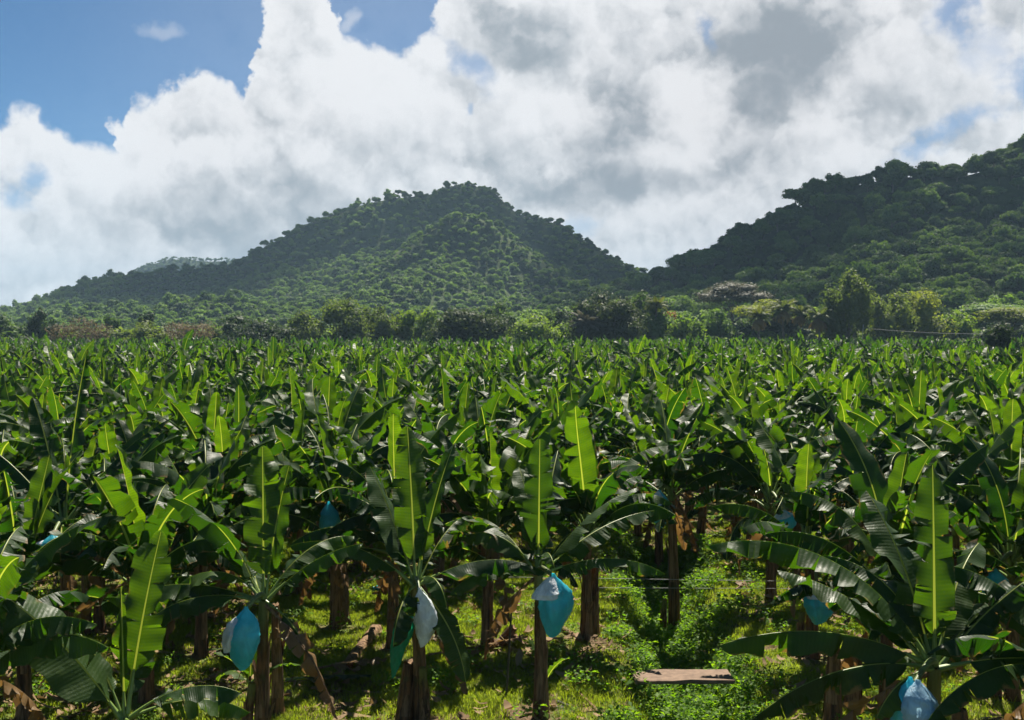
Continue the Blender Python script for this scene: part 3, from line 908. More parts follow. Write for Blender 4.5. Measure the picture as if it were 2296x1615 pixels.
# ------------------------------------------------------------------ banana leaves
def leaf(rng, L=1.9, W=0.58, e0=60, droop=50, fold=(-5, -35), roll=0, tears=5, petiole=0.35, nseg=26, ncol=3, p=1.4, yaw=0, t=0.5, curl=0, rib=True, jit=14, sides=4):
    """one leaf from its stalk at the origin out along +X: a midrib curve with two blades torn into strips"""
    g = G()
    tot = petiole + L
    n = 60
    s = np.linspace(0, 1, n)
    th = R(e0) - R(droop) * s ** p
    ya = R(yaw) * s ** 1.5
    ds = tot / (n - 1)
    T = np.stack([np.cos(th) * np.cos(ya), np.cos(th) * np.sin(ya), np.sin(th)], 1)
    P = np.zeros((n, 3)); P[1:] = np.cumsum(T[:-1] * ds, 0)
    Nn = np.stack([-np.sin(th) * np.cos(ya), -np.sin(th) * np.sin(ya), np.cos(th)], 1)
    B = np.cross(Nn, T)
    ra = R(roll) * np.clip(s * 2.5, 0, 1)
    c, sn = np.cos(ra)[:, None], np.sin(ra)[:, None]
    B, Nn = B * c + Nn * sn, Nn * c - B * sn

    def ev(A, q): return np.stack([np.interp(q, s, A[:, k]) for k in range(3)], -1)
    q0 = petiole / tot
    u = np.linspace(0, 1, ncol + 1)
    ribr = lambda z: np.interp(z, [0, q0, 1], [0.042, 0.019, 0.005]) * (L / 1.9) ** .5
    ph1, ph2 = rng.uniform(0, 6.28, 2)
    for sd in (1, -1):
        nt_ = rng.poisson(tears)
        cuts = sorted(set(int(k) for k in rng.integers(2, nseg - 1, nt_))) if nt_ else []
        b0 = [0] + cuts + [nseg]
        prev = 0.0
        side_f = rng.normal(0, jit * 0.7)
        for a, b_ in zip(b0[:-1], b0[1:]):
            rows = np.arange(a, b_ + 1)
            q = rows / nseg
            w = W / 2 * np.minimum(1, (q / 0.10 + 0.02) ** 0.55) * np.clip(1 - q ** 4.5, 0.0, 1) ** 0.62
            big = rng.random() < 0.22
            dl = prev * 0.35 + rng.normal(0, jit * (2.6 if big else 1.0)) * (1 if len(b0) > 2 else 0.4)
            prev = dl
            twist = rng.normal(0, jit * 0.6)
            mid = (a + b_) / 2
            gap = min(0.3, rng.exponential(0.07)) if tears else 0
            qq = q0 + (1 - q0) * q
            short = 1 - min(0.45, rng.exponential(0.09 if tears else 0.02))
            pos = ev(P, qq) + ev(B, qq) * (sd * 0.9 * ribr(qq) * (1 if rib else 0))[:, None]; verts = [pos.copy()]
            for k in range(1, ncol + 1):
                um = (u[k] + u[k - 1]) / 2
                f = R(fold[0] + (fold[1] - fold[0]) * q + side_f + dl * (0.3 + um) + curl * um + 11 * np.sin(q * 13 + ph1 + sd) * um + twist * ((rows - mid) / (b_ - a)) * 2)
                bb, nn, tt = ev(B, qq), ev(Nn, qq), ev(T, qq)
                shear = -(rows - mid) / nseg * L * gap * (u[k] - u[k - 1])
                st = (w * short * (u[k] - u[k - 1]))[:, None] * (np.cos(f)[:, None] * bb * sd + np.sin(f)[:, None] * nn)
                pos = pos + st + tt * (0.16 * w * (u[k] - u[k - 1]) + shear)[:, None]
                verts.append(pos.copy())
            Vv = np.stack(verts, 1)
            Vv += (ev(Nn, qq) * (0.022 * np.sin(q * 31 + ph2) * 1.0)[:, None])[:, None] * (u ** 1.5)[None, :, None]
            uvv = np.stack(np.broadcast_arrays(u[None, :], q[:, None]), -1).reshape(-1, 2)
            F = grid_faces(len(rows), ncol + 1)
            if sd == -1: F = F[:, ::-1]
            g.add(Vv.reshape(-1, 3), F, 0, uvv, t)
    if rib:
        m = 8 if nseg > 14 else 4
        qs = np.linspace(0, q0 * 1.06, m)
        V, F, uv = tube(ev(P, qs) - ev(Nn, qs) * (ribr(qs) * 0.2)[:, None], ribr(qs), sides)
        g.add(V, F, 2 if t > 0.05 else 3, uv, t)
        m = 18 if nseg > 14 else 6
        qs = np.linspace(q0, 0.99, m); rr = ribr(qs)[:, None]
        pp, bb, nn = ev(P, qs), ev(B, qs), ev(Nn, qs)
        V = np.stack([pp - bb * rr, pp - nn * rr * 0.8, pp + bb * rr], 1).reshape(-1, 3)
        g.add(V, grid_faces(m, 3), 1 if t > 0.05 else 3, None, t)
    return g


LM = [M_LEAF, M_RIB, M_PETIOLE, M_SHEATH]
# classes from the youngest, upright, to the oldest, hanging: (elevation, droop, fold, tears, length, width, tint)
CLS = [dict(e0=86, droop=10, fold=(42, 24), tears=0, L=1.7, W=0.43, t=0.95, jit=5),
       dict(e0=79, droop=34, fold=(8, -32), tears=7, L=1.9, W=0.52, t=0.58, jit=15),
       dict(e0=67, droop=62, fold=(-12, -52), tears=8, L=2.1, W=0.59, t=0.50, jit=18),
       dict(e0=52, droop=84, fold=(-24, -64), tears=11, L=2.1, W=0.59, t=0.38, jit=20),
       dict(e0=33, droop=82, fold=(-36, -70), tears=12, L=2.0, W=0.57, t=0.30, jit=20),
       dict(e0=12, droop=72, fold=(-46, -74), tears=11, L=1.9, W=0.55, t=0.24, jit=20),
       dict(e0=-34, droop=50, fold=(-62, -80), tears=8, L=1.6, W=0.39, t=0.0, jit=26)]
PER = [5, 5, 6, 6, 6, 5, 4]


def make_pool(nseg, ncol, rib, seed, sides=4):
    pool = []
    for ci, c in enumerate(CLS):
        row = []
        for k in range(PER[ci]):
            rng = np.random.default_rng(seed + ci * 31 + k)
            a = dict(c)
            a['e0'] += rng.normal(4 if 1 < ci < 5 else 0, 6); a['droop'] *= rng.uniform(0.7, 1.3); a['L'] *= rng.uniform(0.88, 1.1); a['W'] *= rng.uniform(0.9, 1.12)
            a['roll'] = rng.normal(0, 24); a['yaw'] = rng.normal(0, 24); a['t'] = float(np.clip(a['t'] + rng.normal(0, 0.16), 0.06, 1)) if a['t'] > 0 else 0.0
            if rng.random() < 0.35 and 2 <= ci <= 5: a['tears'] = int(a['tears'] * 2.6) + 4; a['jit'] = a['jit'] * 1.35
            row.append(leaf(rng, nseg=nseg, ncol=ncol, rib=rib, sides=sides, **a))
        pool.append(row)
    return pool


POOL_HI = make_pool(34, 4, True, 1000)
POOL_MID = make_pool(18, 2, True, 3000, 3)
POOL_LO = make_pool(8, 1, False, 5000)
LEAF_ME = [[g.mesh('leaf', LM) for g in row] for row in POOL_HI]


def stem_geo(rng, h, r, sides=12, layers=True, green=0.25):
    g = G()
    n = 14
    z = np.linspace(0, 1, n)
    lean = rng.normal(0, 0.03 * h, 2)
    P = np.stack([lean[0] * z ** 2, lean[1] * z ** 2, z * h], 1)
    rad = r * (1.25 - 0.55 * z + 0.3 * np.exp(-z * 14))
    V, F, uv = tube(P, rad, sides, int(rng.integers(1e6)), 0.035)
    g.add(V, F, 0, uv)
    if layers:      # overlapping dry sheaths, peeling at their tops
        for k in range(6):
            a0 = rng.uniform(0, 6.28); wd = rng.uniform(0.7, 1.6); z0 = rng.uniform(0, 0.5); z1 = min(0.98, z0 + rng.uniform(0.3, 0.55))
            zz = np.linspace(z0, z1, 7); aa = np.linspace(-1, 1, 5)
            rr = np.interp(zz, z, rad)[:, None] * (1.05 + 0.03 * k / 6) + 0.05 * np.clip((zz - z1 + .12) / .12, 0, 1)[:, None] * rng.uniform(0, 1.6)
            ang = a0 + aa[None, :] * wd * (1 - 0.65 * ((zz - z0) / (z1 - z0)) ** 2)[:, None] * 0.6
            VV = np.stack([np.interp(zz, z, P[:, 0])[:, None] + rr * np.cos(ang), np.interp(zz, z, P[:, 1])[:, None] + rr * np.sin(ang), (zz * h)[:, None] + 0 * ang], -1)
            g.add(VV.reshape(-1, 3), grid_faces(7, 5), 1)
    return g, P[-1], rad[-1]


STEMS = []
for k in range(8):
    rng = np.random.default_rng(70 + k)
    g, top, rt = stem_geo(rng, 2.25, 0.095)
    STEMS.append((g.mesh('pseudostem', [M_STEM, M_SHEATH]), top, rt))


def leaf_plan(rng, lush=1.0):
    """class, azimuth, height on the stem, size of each leaf of one plant"""
    a = rng.uniform(0, 6.28)
    seq = [0] if rng.random() < 0.5 else []
    seq += [1, 1] if rng.random() < 0.35 else [1]
    seq += [2, 2, 2, 3, 3, 3, 3, 4, 4, 4] + ([2] if rng.random() < .4 else []) + ([4] if rng.random() < .7 else []) + ([5] if rng.random() < .75 else []) + ([5] if rng.random() < .35 else [])
    seq += [6] * int(rng.integers(0, 3))
    res = []
    for i, c in enumerate(seq):
        a += R(150) + rng.normal(0, 0.35)
        res.append((c, a, 0.10 - 0.035 * i + (0.0 if c < 6 else -0.05), rng.uniform(0.86, 1.12)))
    return res


def leaf_M(top, rt, c, a, dz, s):
    off = rt * (0.15 if c == 0 else 0.6)
    return Matrix.Translation((top[0] + math.cos(a) * off, top[1] + math.sin(a) * off, top[2] + dz - 0.05)) @ Matrix.Rotation(a, 4, 'Z') @ Matrix.Scale(s, 4)


def crown_geo(rng, pool, top=(0, 0, 0), rt=0.08):
    g = G()
    for c, a, dz, s in leaf_plan(rng):
        lf = pool[c][int(rng.integers(len(pool[c])))]
        t0 = lf.arr()[4]
        g.join(lf, leaf_M(top, rt, c, a, dz, s), np.clip(t0 + rng.normal(0, 0.07), 0.06, 1) if c < 6 else None)
    return g


CROWN_MID = [crown_geo(np.random.default_rng(500 + k), POOL_MID).mesh('crown', LM) for k in range(16)]


def near_plant(label, x, y, H=2.25, seed=0, size=1.0, group=None, spec=None, stem=True, extra=None, yaw=None, name='banana_plant'):
    """a plant whose every leaf shows"""
    rng = np.random.default_rng(seed)
    z = float(ground_z(x, y))
    t = thing(name, label, 'banana plant', (x, y, z - 0.03), (0, 0, 0), group)
    me, top, rt = STEMS[seed % len(STEMS)]
    k = H / 2.25
    wz = rng.uniform(0, 6.28) if spec is None else 0.0
    sm = link('pseudostem', me, t, None, (0, 0, wz), (0.75 + 0.25 * k, 0.75 + 0.25 * k, k))
    top = np.array([top[0] * math.cos(wz) - top[1] * math.sin(wz), top[0] * math.sin(wz) + top[1] * math.cos(wz), top[2] * k])
    if spec is None:
        for c, a, dz, s in leaf_plan(rng) + [(int(c_), rng.uniform(0, 6.28), 0.0, rng.uniform(.85, 1.05)) for c_ in (2, 3, 4, 6)]:
            o = link('leaf' if c < 6 else 'dead_leaf', LEAF_ME[c][int(rng.integers(len(LEAF_ME[c])))], t)
            o.matrix_local = leaf_M(top, rt, c, a, dz, s * size)
    else:
        for i, q in enumerate(spec):
            q = dict(q); a = R(q.pop('az')); dz = q.pop('dz', 0.05)
            cl = 'dead_leaf' if q.get('t', 0.5) == 0 else 'leaf'
            me = leaf(np.random.default_rng(seed * 77 + i), nseg=44, ncol=5, **{**q, 'tears': q['tears'] * 1.5 + 1.5, 'W': q['W'] * 1.0}).mesh('leaf', LM)
            o = link(cl, me, t)
            o.matrix_local = leaf_M(top, rt, 2, a, dz, 1.0)
        for c in ([2, 3, 4, 6] if H > 1.8 else [3]):
            o = link('leaf' if c < 6 else 'dead_leaf', LEAF_ME[c][int(rng.integers(len(LEAF_ME[c])))], t)
            o.matrix_local = leaf_M(top, rt, c, rng.uniform(0.3, 2.9) if c < 6 else rng.uniform(0, 6.28), 0.0, rng.uniform(.8, 1.0))
    if stem and H > 1.8 and rng.random() < 0.4:
        a = rng.uniform(0, 6.28)
        link('old_stem', STEMS[int(rng.integers(8))][0], t, (math.cos(a) * .24, math.sin(a) * .24, 0), (rng.normal(0, .05), rng.normal(0, .05), a), (.8, .8, rng.uniform(.25, .75)))
    return t, Vector((x, y, z)) + Vector(top)


def crown_at(x, y, zc): return at(x, y, zc)


HERO = {}
taken = []


def hero(key, label, x, y, zc, seed, spec=None, size=1.0, group='banana plants'):
    X, Yd = at(x, y, zc)
    gz = float(ground_z(X, Yd))
    t, top = near_plant(label, X, Yd, zc - gz - 0.05, seed, size, group, spec)
    HERO[key] = (t, top, X, Yd); taken.append((X, Yd))
    return t


Lf = lambda az, e0, droop, L, W=0.6, fold=(-5, -35), t=0.5, tears=4, **k: dict(az=az, e0=e0, droop=droop, L=L, W=W, fold=fold, t=t, tears=tears, **k)

hero('A', 'low young banana plant at the bottom left with one huge dark leaf reaching left', 290, 1600, 1.3, 11, [
    Lf(192, 58, 26, 2.25, 0.84, (-16, -22), 0.42, 0, roll=-30, petiole=.25), Lf(65, 78, 8, 1.75, 0.66, (10, -6), 0.6, 5, dz=0.1, petiole=.5, roll=8, jit=9),
    Lf(120, 84, 4, 1.3, 0.16, (60, 60), 0.95, 0, petiole=.3), Lf(8, 38, 70, 1.15, 0.5, (-25, -55), 0.5, 1), Lf(300, 15, 50, 0.8, 0.4, (-20, -40), 0.6, 1),
    Lf(150, 62, 40, 1.2, 0.34, (-40, -60), 0.8, 3), Lf(20, 20, 60, 1.2, .5, (-30, -70), 0.75, 4), Lf(250, -5, 50, .9, .4, (-40, -60), .8, 3)])
hero('B', 'banana plant carrying a blue bag, left front, with one yellow broken leaf', 588, 1335, 2.25, 12, [
    Lf(105, 82, 6, 1.85, 0.60, (10, -8), 0.72, 10, jit=16), Lf(62, 80, 14, 1.6, 0.44, (28, 10), 0.85, 5), Lf(178, 62, 130, 1.35, 0.5, (-20, -60), 0.85, 4, p=1.0),
    Lf(183, 22, 40, 1.35, 0.62, (-55, -70), 0.7, 5), Lf(198, 18, 75, 1.55, 0.55, (-25, -55), 0.35, 3), Lf(8, 46, 40, 1.25, 0.46, (-40, -65), 0.8, 7),
    Lf(140, 55, 55, 1.6, 0.55, (-10, -50), 0.5, 6), Lf(40, 55, 70, 1.4, 0.5, (-10, -50), 0.55, 6), Lf(330, -20, 60, 0.8, 0.35, (-50, -70), 1.0, 3)])
hero('C', 'banana plant with a white sleeved bunch and a broken leaf hanging down its front', 943, 1300, 2.2, 13, [
    Lf(178, 42, 62, 1.75, 0.50, (-30, -62), 0.62, 3), Lf(140, 66, 14, 1.65, 0.66, (6, 0), 0.35, 0, roll=-12), Lf(108, 80, 8, 2.1, 0.62, (14, 0), 0.66, 4),
    Lf(2, 30, 62, 1.72, 0.56, (-40, -62), 0.30, 2), Lf(48, 76, 16, 1.9, 0.42, (40, 10), 0.55, 2), Lf(318, -30, 52, 1.45, 0.46, (-12, -14), 0.7, 1, roll=10, petiole=.25),
    Lf(255, -5, 80, 0.9, 0.5, (-40, -70), 0.35, 2), Lf(80, 60, 70, 1.5, .5, (-30, -60), .5, 4), Lf(300, 40, 120, 0.9, .4, (-40, -70), .4, 2)])
hero('D', 'banana plant at the centre front holding a bright blue bag beside its bare stem', 1213, 1280, 2.25, 14, [
    Lf(84, 86, 8, 1.78, 0.60, (14, -10), 0.60, 8, jit=14), Lf(24, 52, 40, 1.85, 0.55, (-20, -30), 0.58, 5, roll=-25), Lf(2, 22, 55, 1.7, 0.52, (-40, -62), 0.40, 5),
    Lf(34, 32, 34, 2.2, 0.5, (-45, -60), 0.55, 12), Lf(158, 58, 95, 1.2, 0.5, (-40, -62), 0.55, 3), Lf(110, 78, 40, 1.5, 0.5, (20, -20), 0.75, 4), Lf(285, 70, 130, 0.75, .4, (-30, -60), .5, 2),
    Lf(200, 20, 70, 1.2, .45, (-40, -70), .35, 4)])
hero('E', 'largest banana plant at the right front with long arching leaves over a pale bag', 2088, 1480, 2.2, 15, [
    Lf(172, 64, 82, 2.8, 0.62, (-35, -60), 0.55, 5, p=1.2), Lf(184, 34, 52, 2.25, 0.62, (-66, -76), 0.30, 4, p=0.9), Lf(196, 16, 52, 2.1, 0.55, (-60, -78), 0.25, 9, p=1.0),
    Lf(160, 46, 40, 1.7, 0.55, (-25, -50), 0.6, 3), Lf(72, 84, 14, 2.0, 0.46, (34, -20), 0.55, 5, jit=16), Lf(10, 48, 30, 1.8, 0.45, (-40, -60), 0.45, 5), Lf(345, 18, 55, 1.9, 0.62, (-25, -45), 0.25, 2),
    Lf(110, 70, 30, 1.9, 0.6, (5, -25), 0.6, 6), Lf(50, 58, 50, 1.7, .55, (-10, -40), .5, 4), Lf(215, 5, 60, 0.8, .4, (-40, -60), .8, 2)])
NEAR = [
    ('L1', 'banana plant at the left whose tallest leaf stands shredded above the rows', 150, 1165, 2.55, 21, [
        Lf(72, 84, 12, 2.9, 0.42, (-30, -50), 0.30, 26, jit=24), Lf(20, 58, 30, 2.3, 0.5, (-45, -65), 0.25, 20, jit=20), Lf(165, 50, 30, 2.2, 0.55, (-40, -60), 0.25, 4),
        Lf(140, 72, 20, 2.2, 0.5, (10, -20), 0.35, 6), Lf(190, 25, 60, 2.0, 0.55, (-50, -70), 0.2, 8), Lf(330, 20, 70, 1.9, 0.55, (-40, -65), 0.3, 8), Lf(290, 5, 60, 1.7, 0.5, (-50, -70), 0.3, 10),
        Lf(100, 55, 70, 2.0, 0.6, (-20, -50), 0.4, 10), Lf(300, -40, 45, 1.5, 0.35, (-60, -80), 0.0, 8)], 1.2),
    ('L2', 'dark leaved banana plant left of the front bagged plants', 330, 1270, 2.2, 22, None, 1.0),
    ('L3', 'shaded banana plant at the left edge under the white bag', 55, 1300, 2.2, 23, None, 1.0),
    ('L4', 'banana plant behind the left front plant with two upright leaves', 450, 1180, 2.4, 24, None, 1.05),
    ('H1', 'banana plant with a thick brown double stem left of the clearing', 752, 1150, 2.35, 25, None, 1.0),
    ('H2', 'banana plant with tall bright upright leaf just left of the clearing middle', 880, 1180, 2.3, 26, None, 1.05),
    ('H3', 'banana plant with a brown bare stem in the middle of the clearing', 1093, 1180, 2.3, 27, None, 1.0),
    ('H4', 'banana plant whose stem stands just left of the weedy ditch', 1315, 1168, 2.3, 28, None, 1.0),
    ('I', 'banana plant with a blue bag beyond the clearing and left of the ditch', 1512, 1082, 2.5, 29, None, 1.0),
    ('G', 'banana plant right of the ditch with a white and blue bag', 1822, 1195, 2.3, 30, None, 0.95),
    ('H5', 'banana plant behind the wires on the right bank of the ditch', 1728, 1105, 2.4, 31, None, 1.0),
    ('M', 'banana plant behind the largest right one, with a tall ribbed leaf', 1985, 1290, 2.4, 32, None, 1.05),
    ('R1', 'banana plant at the right edge with a half hidden blue bag', 2270, 1240, 2.4, 33, None, 1.0),
    ('R2', 'dark banana plant cut by the bottom right edge', 2400, 1500, 2.1, 34, None, 0.95),
    ('R3', 'banana plant between the right edge and the tall ribbed leaf', 2140, 1150, 2.4, 35, None, 1.0),
    ('L5', 'banana plant in deep shade near the bottom left edge', -60, 1480, 2.0, 36, None, 1.0),
]
for k_, lb, x, y, zc, sd, sp, sz in NEAR: hero(k_, lb, x, y, zc, sd, sp, sz)

# ------------------------------------------------------------------ the rows behind
rng = np.random.default_rng(77)
step = 2.35
ang = R(11)
gx, gy = np.meshgrid(np.arange(-150, 150, step), np.arange(0, 300, step), indexing='ij')
P = np.stack([gx.ravel(), gy.ravel()], 1)
P = P @ np.array([[math.cos(ang), math.sin(ang)], [-math.sin(ang), math.cos(ang)]]) + rng.uniform(-0.6, 0.6, (gx.size, 2))
d0 = np.hypot(P[:, 0], P[:, 1])
ok = (P[:, 1] < FIELD_END + 4 * np.sin(P[:, 0] * .05)) & (np.abs(P[:, 0]) < 0.47 * P[:, 1] + 3.2) & (P[:, 1] > 13)
ok &= (np.abs(P[:, 0] - ditch_x(P[:, 1])) > 1.55) | (P[:, 1] > 28.5)
clear = (P[:, 1] < 25.5) & (P[:, 0] > -4.3) & (P[:, 0] < 5.2)
clear |= (P[:, 1] < 16.5) & (P[:, 0] > -5.2) & (P[:, 0] < 7.0)
ok &= ~clear
tk = np.array(taken)
ok &= np.min(np.linalg.norm(P[:, None] - tk[None], axis=2), axis=1) > 1.75
P = P[ok]
P = P[np.argsort(np.hypot(P[:, 0], P[:, 1]))]
N_IND = 300 - len(taken)
NEAR_N = 46
ind, rest = P[:N_IND], P[N_IND:]


def zone(x, y):
    q = x / y * FPX + 1148
    side = 'left' if q < 765 else 'middle' if q < 1530 else 'right'
    if y < 26: return side, 'front'
    if y < 40: return side, 'second'
    return side, 'crowded'


ZL = {'front': 'banana plant with arching green leaves in the %s of the front rows', 'second': 'banana plant in the %s of the rows just behind the clearing and front plants',
      'crowded': 'banana plant crowded among others in the %s of the dense rows further back'}
for i, (x, y) in enumerate(ind):
    sd_, zz = zone(x, y)
    lb = ZL[zz] % sd_; gp = 'banana plants, %s %s rows' % (sd_, zz)
    h = rng.uniform(1.65, 2.65)
    if i < NEAR_N:
        near_plant(lb, x, y, h, 200 + i, rng.uniform(0.92, 1.12), gp)
    else:
        t = thing('banana_plant', lb, 'banana plant', (x, y, float(ground_z(x, y)) - 0.03), (rng.normal(0, .04), rng.normal(0, .04), rng.uniform(0, 6.28)), gp)
        me, top, rt = STEMS[i % len(STEMS)]
        link('pseudostem', me, t, None, None, (1, 1, h / 2.25))
        s = rng.uniform(0.86, 1.08)
        link('crown', CROWN_MID[int(rng.integers(len(CROWN_MID)))], t, (top[0], top[1], top[2] * h / 2.25), (0, 0, rng.uniform(0, 6.28)), s)


def whole(k, pool, seed, with_stem=True):
    rng = np.random.default_rng(seed + k)
    g = G(); c = crown_geo(rng, pool, (0, 0, 2.25)); g.join(c)
    if with_stem:
        V, F, uv = tube([(0, 0, 0), (0, 0, 1.1), (0, 0, 2.3)], [.12, .095, .07], 6); g.add(V, F, 4, uv)
    return g.mesh('banana_plant', LM + [M_STEM])


WH_MID = [whole(k, POOL_MID, 800) for k in range(14)]
WH_LO = [whole(k, POOL_LO, 900) for k in range(12)]
n = len(rest)
far = rest[:, 1] > 120
s = rng.uniform(0.76, 1.06, n) * (1 + 0.35 * fbm(rest[:, 0] * .045, rest[:, 1] * .045, 3)) * np.where(rng.random(n) < .05, 1.18, 1)
scatter('banana_plants', np.column_stack([rest, np.full(n, -0.02)]), np.column_stack([rng.normal(0, .04, n), rng.normal(0, .04, n), rng.uniform(0, 6.28, n)]),
        np.column_stack([s, s, s * rng.uniform(0.9, 1.1, n)]), np.where(far, 14 + rng.integers(0, 12, n), rng.integers(0, 14, n)), WH_MID + WH_LO)


# ------------------------------------------------------------------ bunch bags
def bag_mesh(rng, h, r, mat, z0=0.0, z1=1.0, grow=1.0, open_bottom=True, slant=0.0, flare=0.0, name='bag'):
    n, m = 26, 36
    q = np.linspace(z0, z1, n)
    seed_ = float(rng.uniform(0, 50))
    base = np.interp(q, [0, 0.06, 0.14, 0.3, 0.55, 0.8, 0.93, 1.0], [0.10, 0.16, 0.42, 0.82, 1.0, 0.85, 0.6, 0.48 + flare]) * r * grow
    th = np.linspace(0, 2 * np.pi, m, endpoint=False)
    f = np.zeros((n, m))
    for k in range(4):
        f += rng.normal(0, 0.05) * np.cos((k + 2) * th[None] + rng.uniform(0, 6) + q[:, None] * rng.normal(0, 3))
    f += 0.035 * np.cos(11 * th[None] + 5 * q[:, None]) * (1 - 0.6 * np.sin(np.pi * np.clip(q, 0, 1)))[:, None]
    f += rng.normal(0, 0.03, (n, m)) + 0.22 * fbm(np.cos(th)[None] * 2 + seed_ + q[:, None] * 5, np.sin(th)[None] * 2 + q[:, None] * 7, 3)
    rr = base[:, None] * (1 + f)
    zz = -h * q[:, None] + slant * (q[:, None] ** 2) * np.cos(th[None] - 0.6) * h
    bx = 0.10 * h * np.sin(q * 2.2) * rng.uniform(-1, 1)
    V = np.stack([rr * np.cos(th) + bx[:, None], rr * np.sin(th) * 0.85, zz + 0 * rr], -1).reshape(-1, 3)
    return build(name, V, grid_faces(n, m, closed=True), [mat])


def bunch_bag(label, x, y, top_y, dist, h, r, look, seed, plant=None, group='bagged banana bunches'):
    """bag round a bunch: its top at picture point (x, top_y), hung on a curved stalk of the plant"""
    rng = np.random.default_rng(seed)
    X = (x - 1148) / FPX * dist
    Z = CAM_H - (top_y - 742) / FPX * dist
    h *= 0.88; r *= 0.84
    t = thing('fruit_bag', label, 'fruit bag', (X, dist, Z), (rng.normal(0, .08), rng.normal(0, .08), rng.uniform(-.5, .5)), group)
    if look == 'blue_white':
        link('film', bag_mesh(rng, h, r, M_BLUE, slant=0.12), t)
        link('sleeve', bag_mesh(np.random.default_rng(seed), h, r, M_WHITE, 0.05, 0.36, 1.10, slant=0.55, flare=.3, name='sleeve'), t)
    elif look == 'blue_flap':
        link('film', bag_mesh(rng, h, r, M_BLUE, slant=0.15), t)
        link('sleeve', bag_mesh(np.random.default_rng(seed), h * .62, r * .75, M_WHITE, 0.1, 0.9, 0.95, slant=0.3, name='sleeve'), t, (-0.10, 0.02, -0.10), (0, R(22), 0))
    elif look == 'white_green':
        link('sleeve', bag_mesh(rng, h * .72, r, M_WHITE, slant=0.1, name='sleeve'), t)
        link('film', bag_mesh(np.random.default_rng(seed + 1), h, r * .82, M_TEAL, 0.45, 1.0, 0.95, slant=0.25), t, (-0.04, 0, 0), (0, R(12), 0))
    elif look == 'pale':
        link('film', bag_mesh(rng, h, r * .93, M_BLUE, slant=0.1), t, (-0.05, 0, 0))
        link('sleeve', bag_mesh(np.random.default_rng(seed + 3), h * .9, r, M_PALEBLUE, 0.02, 1.0, 1.05, slant=-0.08, name='sleeve'), t, (0.03, -0.02, 0))
    else:
        link('film', bag_mesh(rng, h, r, M_BLUE, slant=0.15), t)
    if plant is not None:
        root, top = HERO[plant][0], HERO[plant][1]
        a = top - root.location; b_ = Vector((X, dist, Z - 0.05)) - root.location
        m1 = a + Vector((0, 0, 0.16)); m2 = Vector((b_.x, b_.y, max(a.z, b_.z + 0.1))) * 0.7 + a * 0.3
        pts_ = []
        for q in np.linspace(0, 1, 9):
            pts_.append((1 - q) ** 3 * a + 3 * (1 - q) ** 2 * q * m1 + 3 * (1 - q) * q * q * m2 + q ** 3 * b_)
        V, F, uv = tube([tuple(p) for p in pts_], np.linspace(.045, .03, 9), 7)
        g = G(); g.add(V, F, 0, uv); link('fruit_stalk', g.mesh('fruit_stalk', [M_GREEN_STEM]), root)
    return t


BAGS = [
    ('blue bag with a white flap on the left front plant', 552, 1360, 15.2, .85, .27, 'blue_flap', 'B'),
    ('white sleeved bag with a green tail at the front', 940, 1318, 16.4, 1.25, .22, 'white_green', 'C'),
    ('bright blue bag with a white collar at the centre front', 1240, 1286, 16.75, .98, .30, 'blue_white', 'D'),
    ('blue bag with a white top beyond the clearing', 1478, 1098, 24.7, .92, .27, 'blue_white', 'I'),
    ('small blue bag under a white sleeve beside the right ditch bank', 1832, 1305, 19.5, .75, .32, 'blue_white', 'G'),
    ('large pale blue bag low in the right corner', 2052, 1520, 12.2, .85, .26, 'pale', 'E'),
    ('long blue bag half hidden behind a torn leaf left of the clearing', 737, 1125, 21.5, .85, .26, 'blue', 'H1'),
    ('blue bag with a white end in the left shade', 118, 1195, 19.3, .62, .30, 'blue_flap', 'L1'),
    ('blue bag half hidden by leaves at the right edge', 2232, 1275, 17.2, .6, .25, 'blue', 'R1'),
    ('tiny blue bag peeping out deep in the left rows', 606, 1072, 28, .6, .27, 'blue', None),
    ('white topped bag behind the wires right of the ditch', 1752, 1140, 23.8, .6, .27, 'blue_white', 'H5'),
    ('tiny blue bag peeping out in the middle rows', 1364, 984, 38, .6, .27, 'blue', None),
    ('tiny blue bag in shadow in the right rows', 2045, 1032, 32, .6, .27, 'blue', None),
]
for i, (lb, x, ty, dist, h, r, look, pl) in enumerate(BAGS): bunch_bag(lb, x, None, ty, dist, h, r, look, 900 + i, pl)


# ------------------------------------------------------------------ cut stems, suckers, logs, litter
def cut_stem(label, x, y, h, r, seed, lean=(0, 0)):
    X, Yd = at(x, y); rng = np.random.default_rng(seed)
    g, top, rt = stem_geo(rng, h, r)
    th = np.linspace(0, 2 * np.pi, 12, endpoint=False)
    V = [(top[0], top[1], top[2] - 0.02)] + [(top[0] + rt * 1.02 * math.cos(a), top[1] + rt * 1.02 * math.sin(a), top[2] + rng.uniform(-.03, .05)) for a in th]
    g.add(V, [[0, 1 + 2 * i, 1 + (2 * i + 1) % 12, 1 + (2 * i + 2) % 12] for i in range(6)], 1)
    o = link('cut_stem', g.mesh('cut_stem', [M_STEM, M_SHEATH]), None, (X, Yd, float(ground_z(X, Yd)) - .03), (lean[0], lean[1], 0))
    return tag(o, label, 'plant stump', 'cut banana stems')


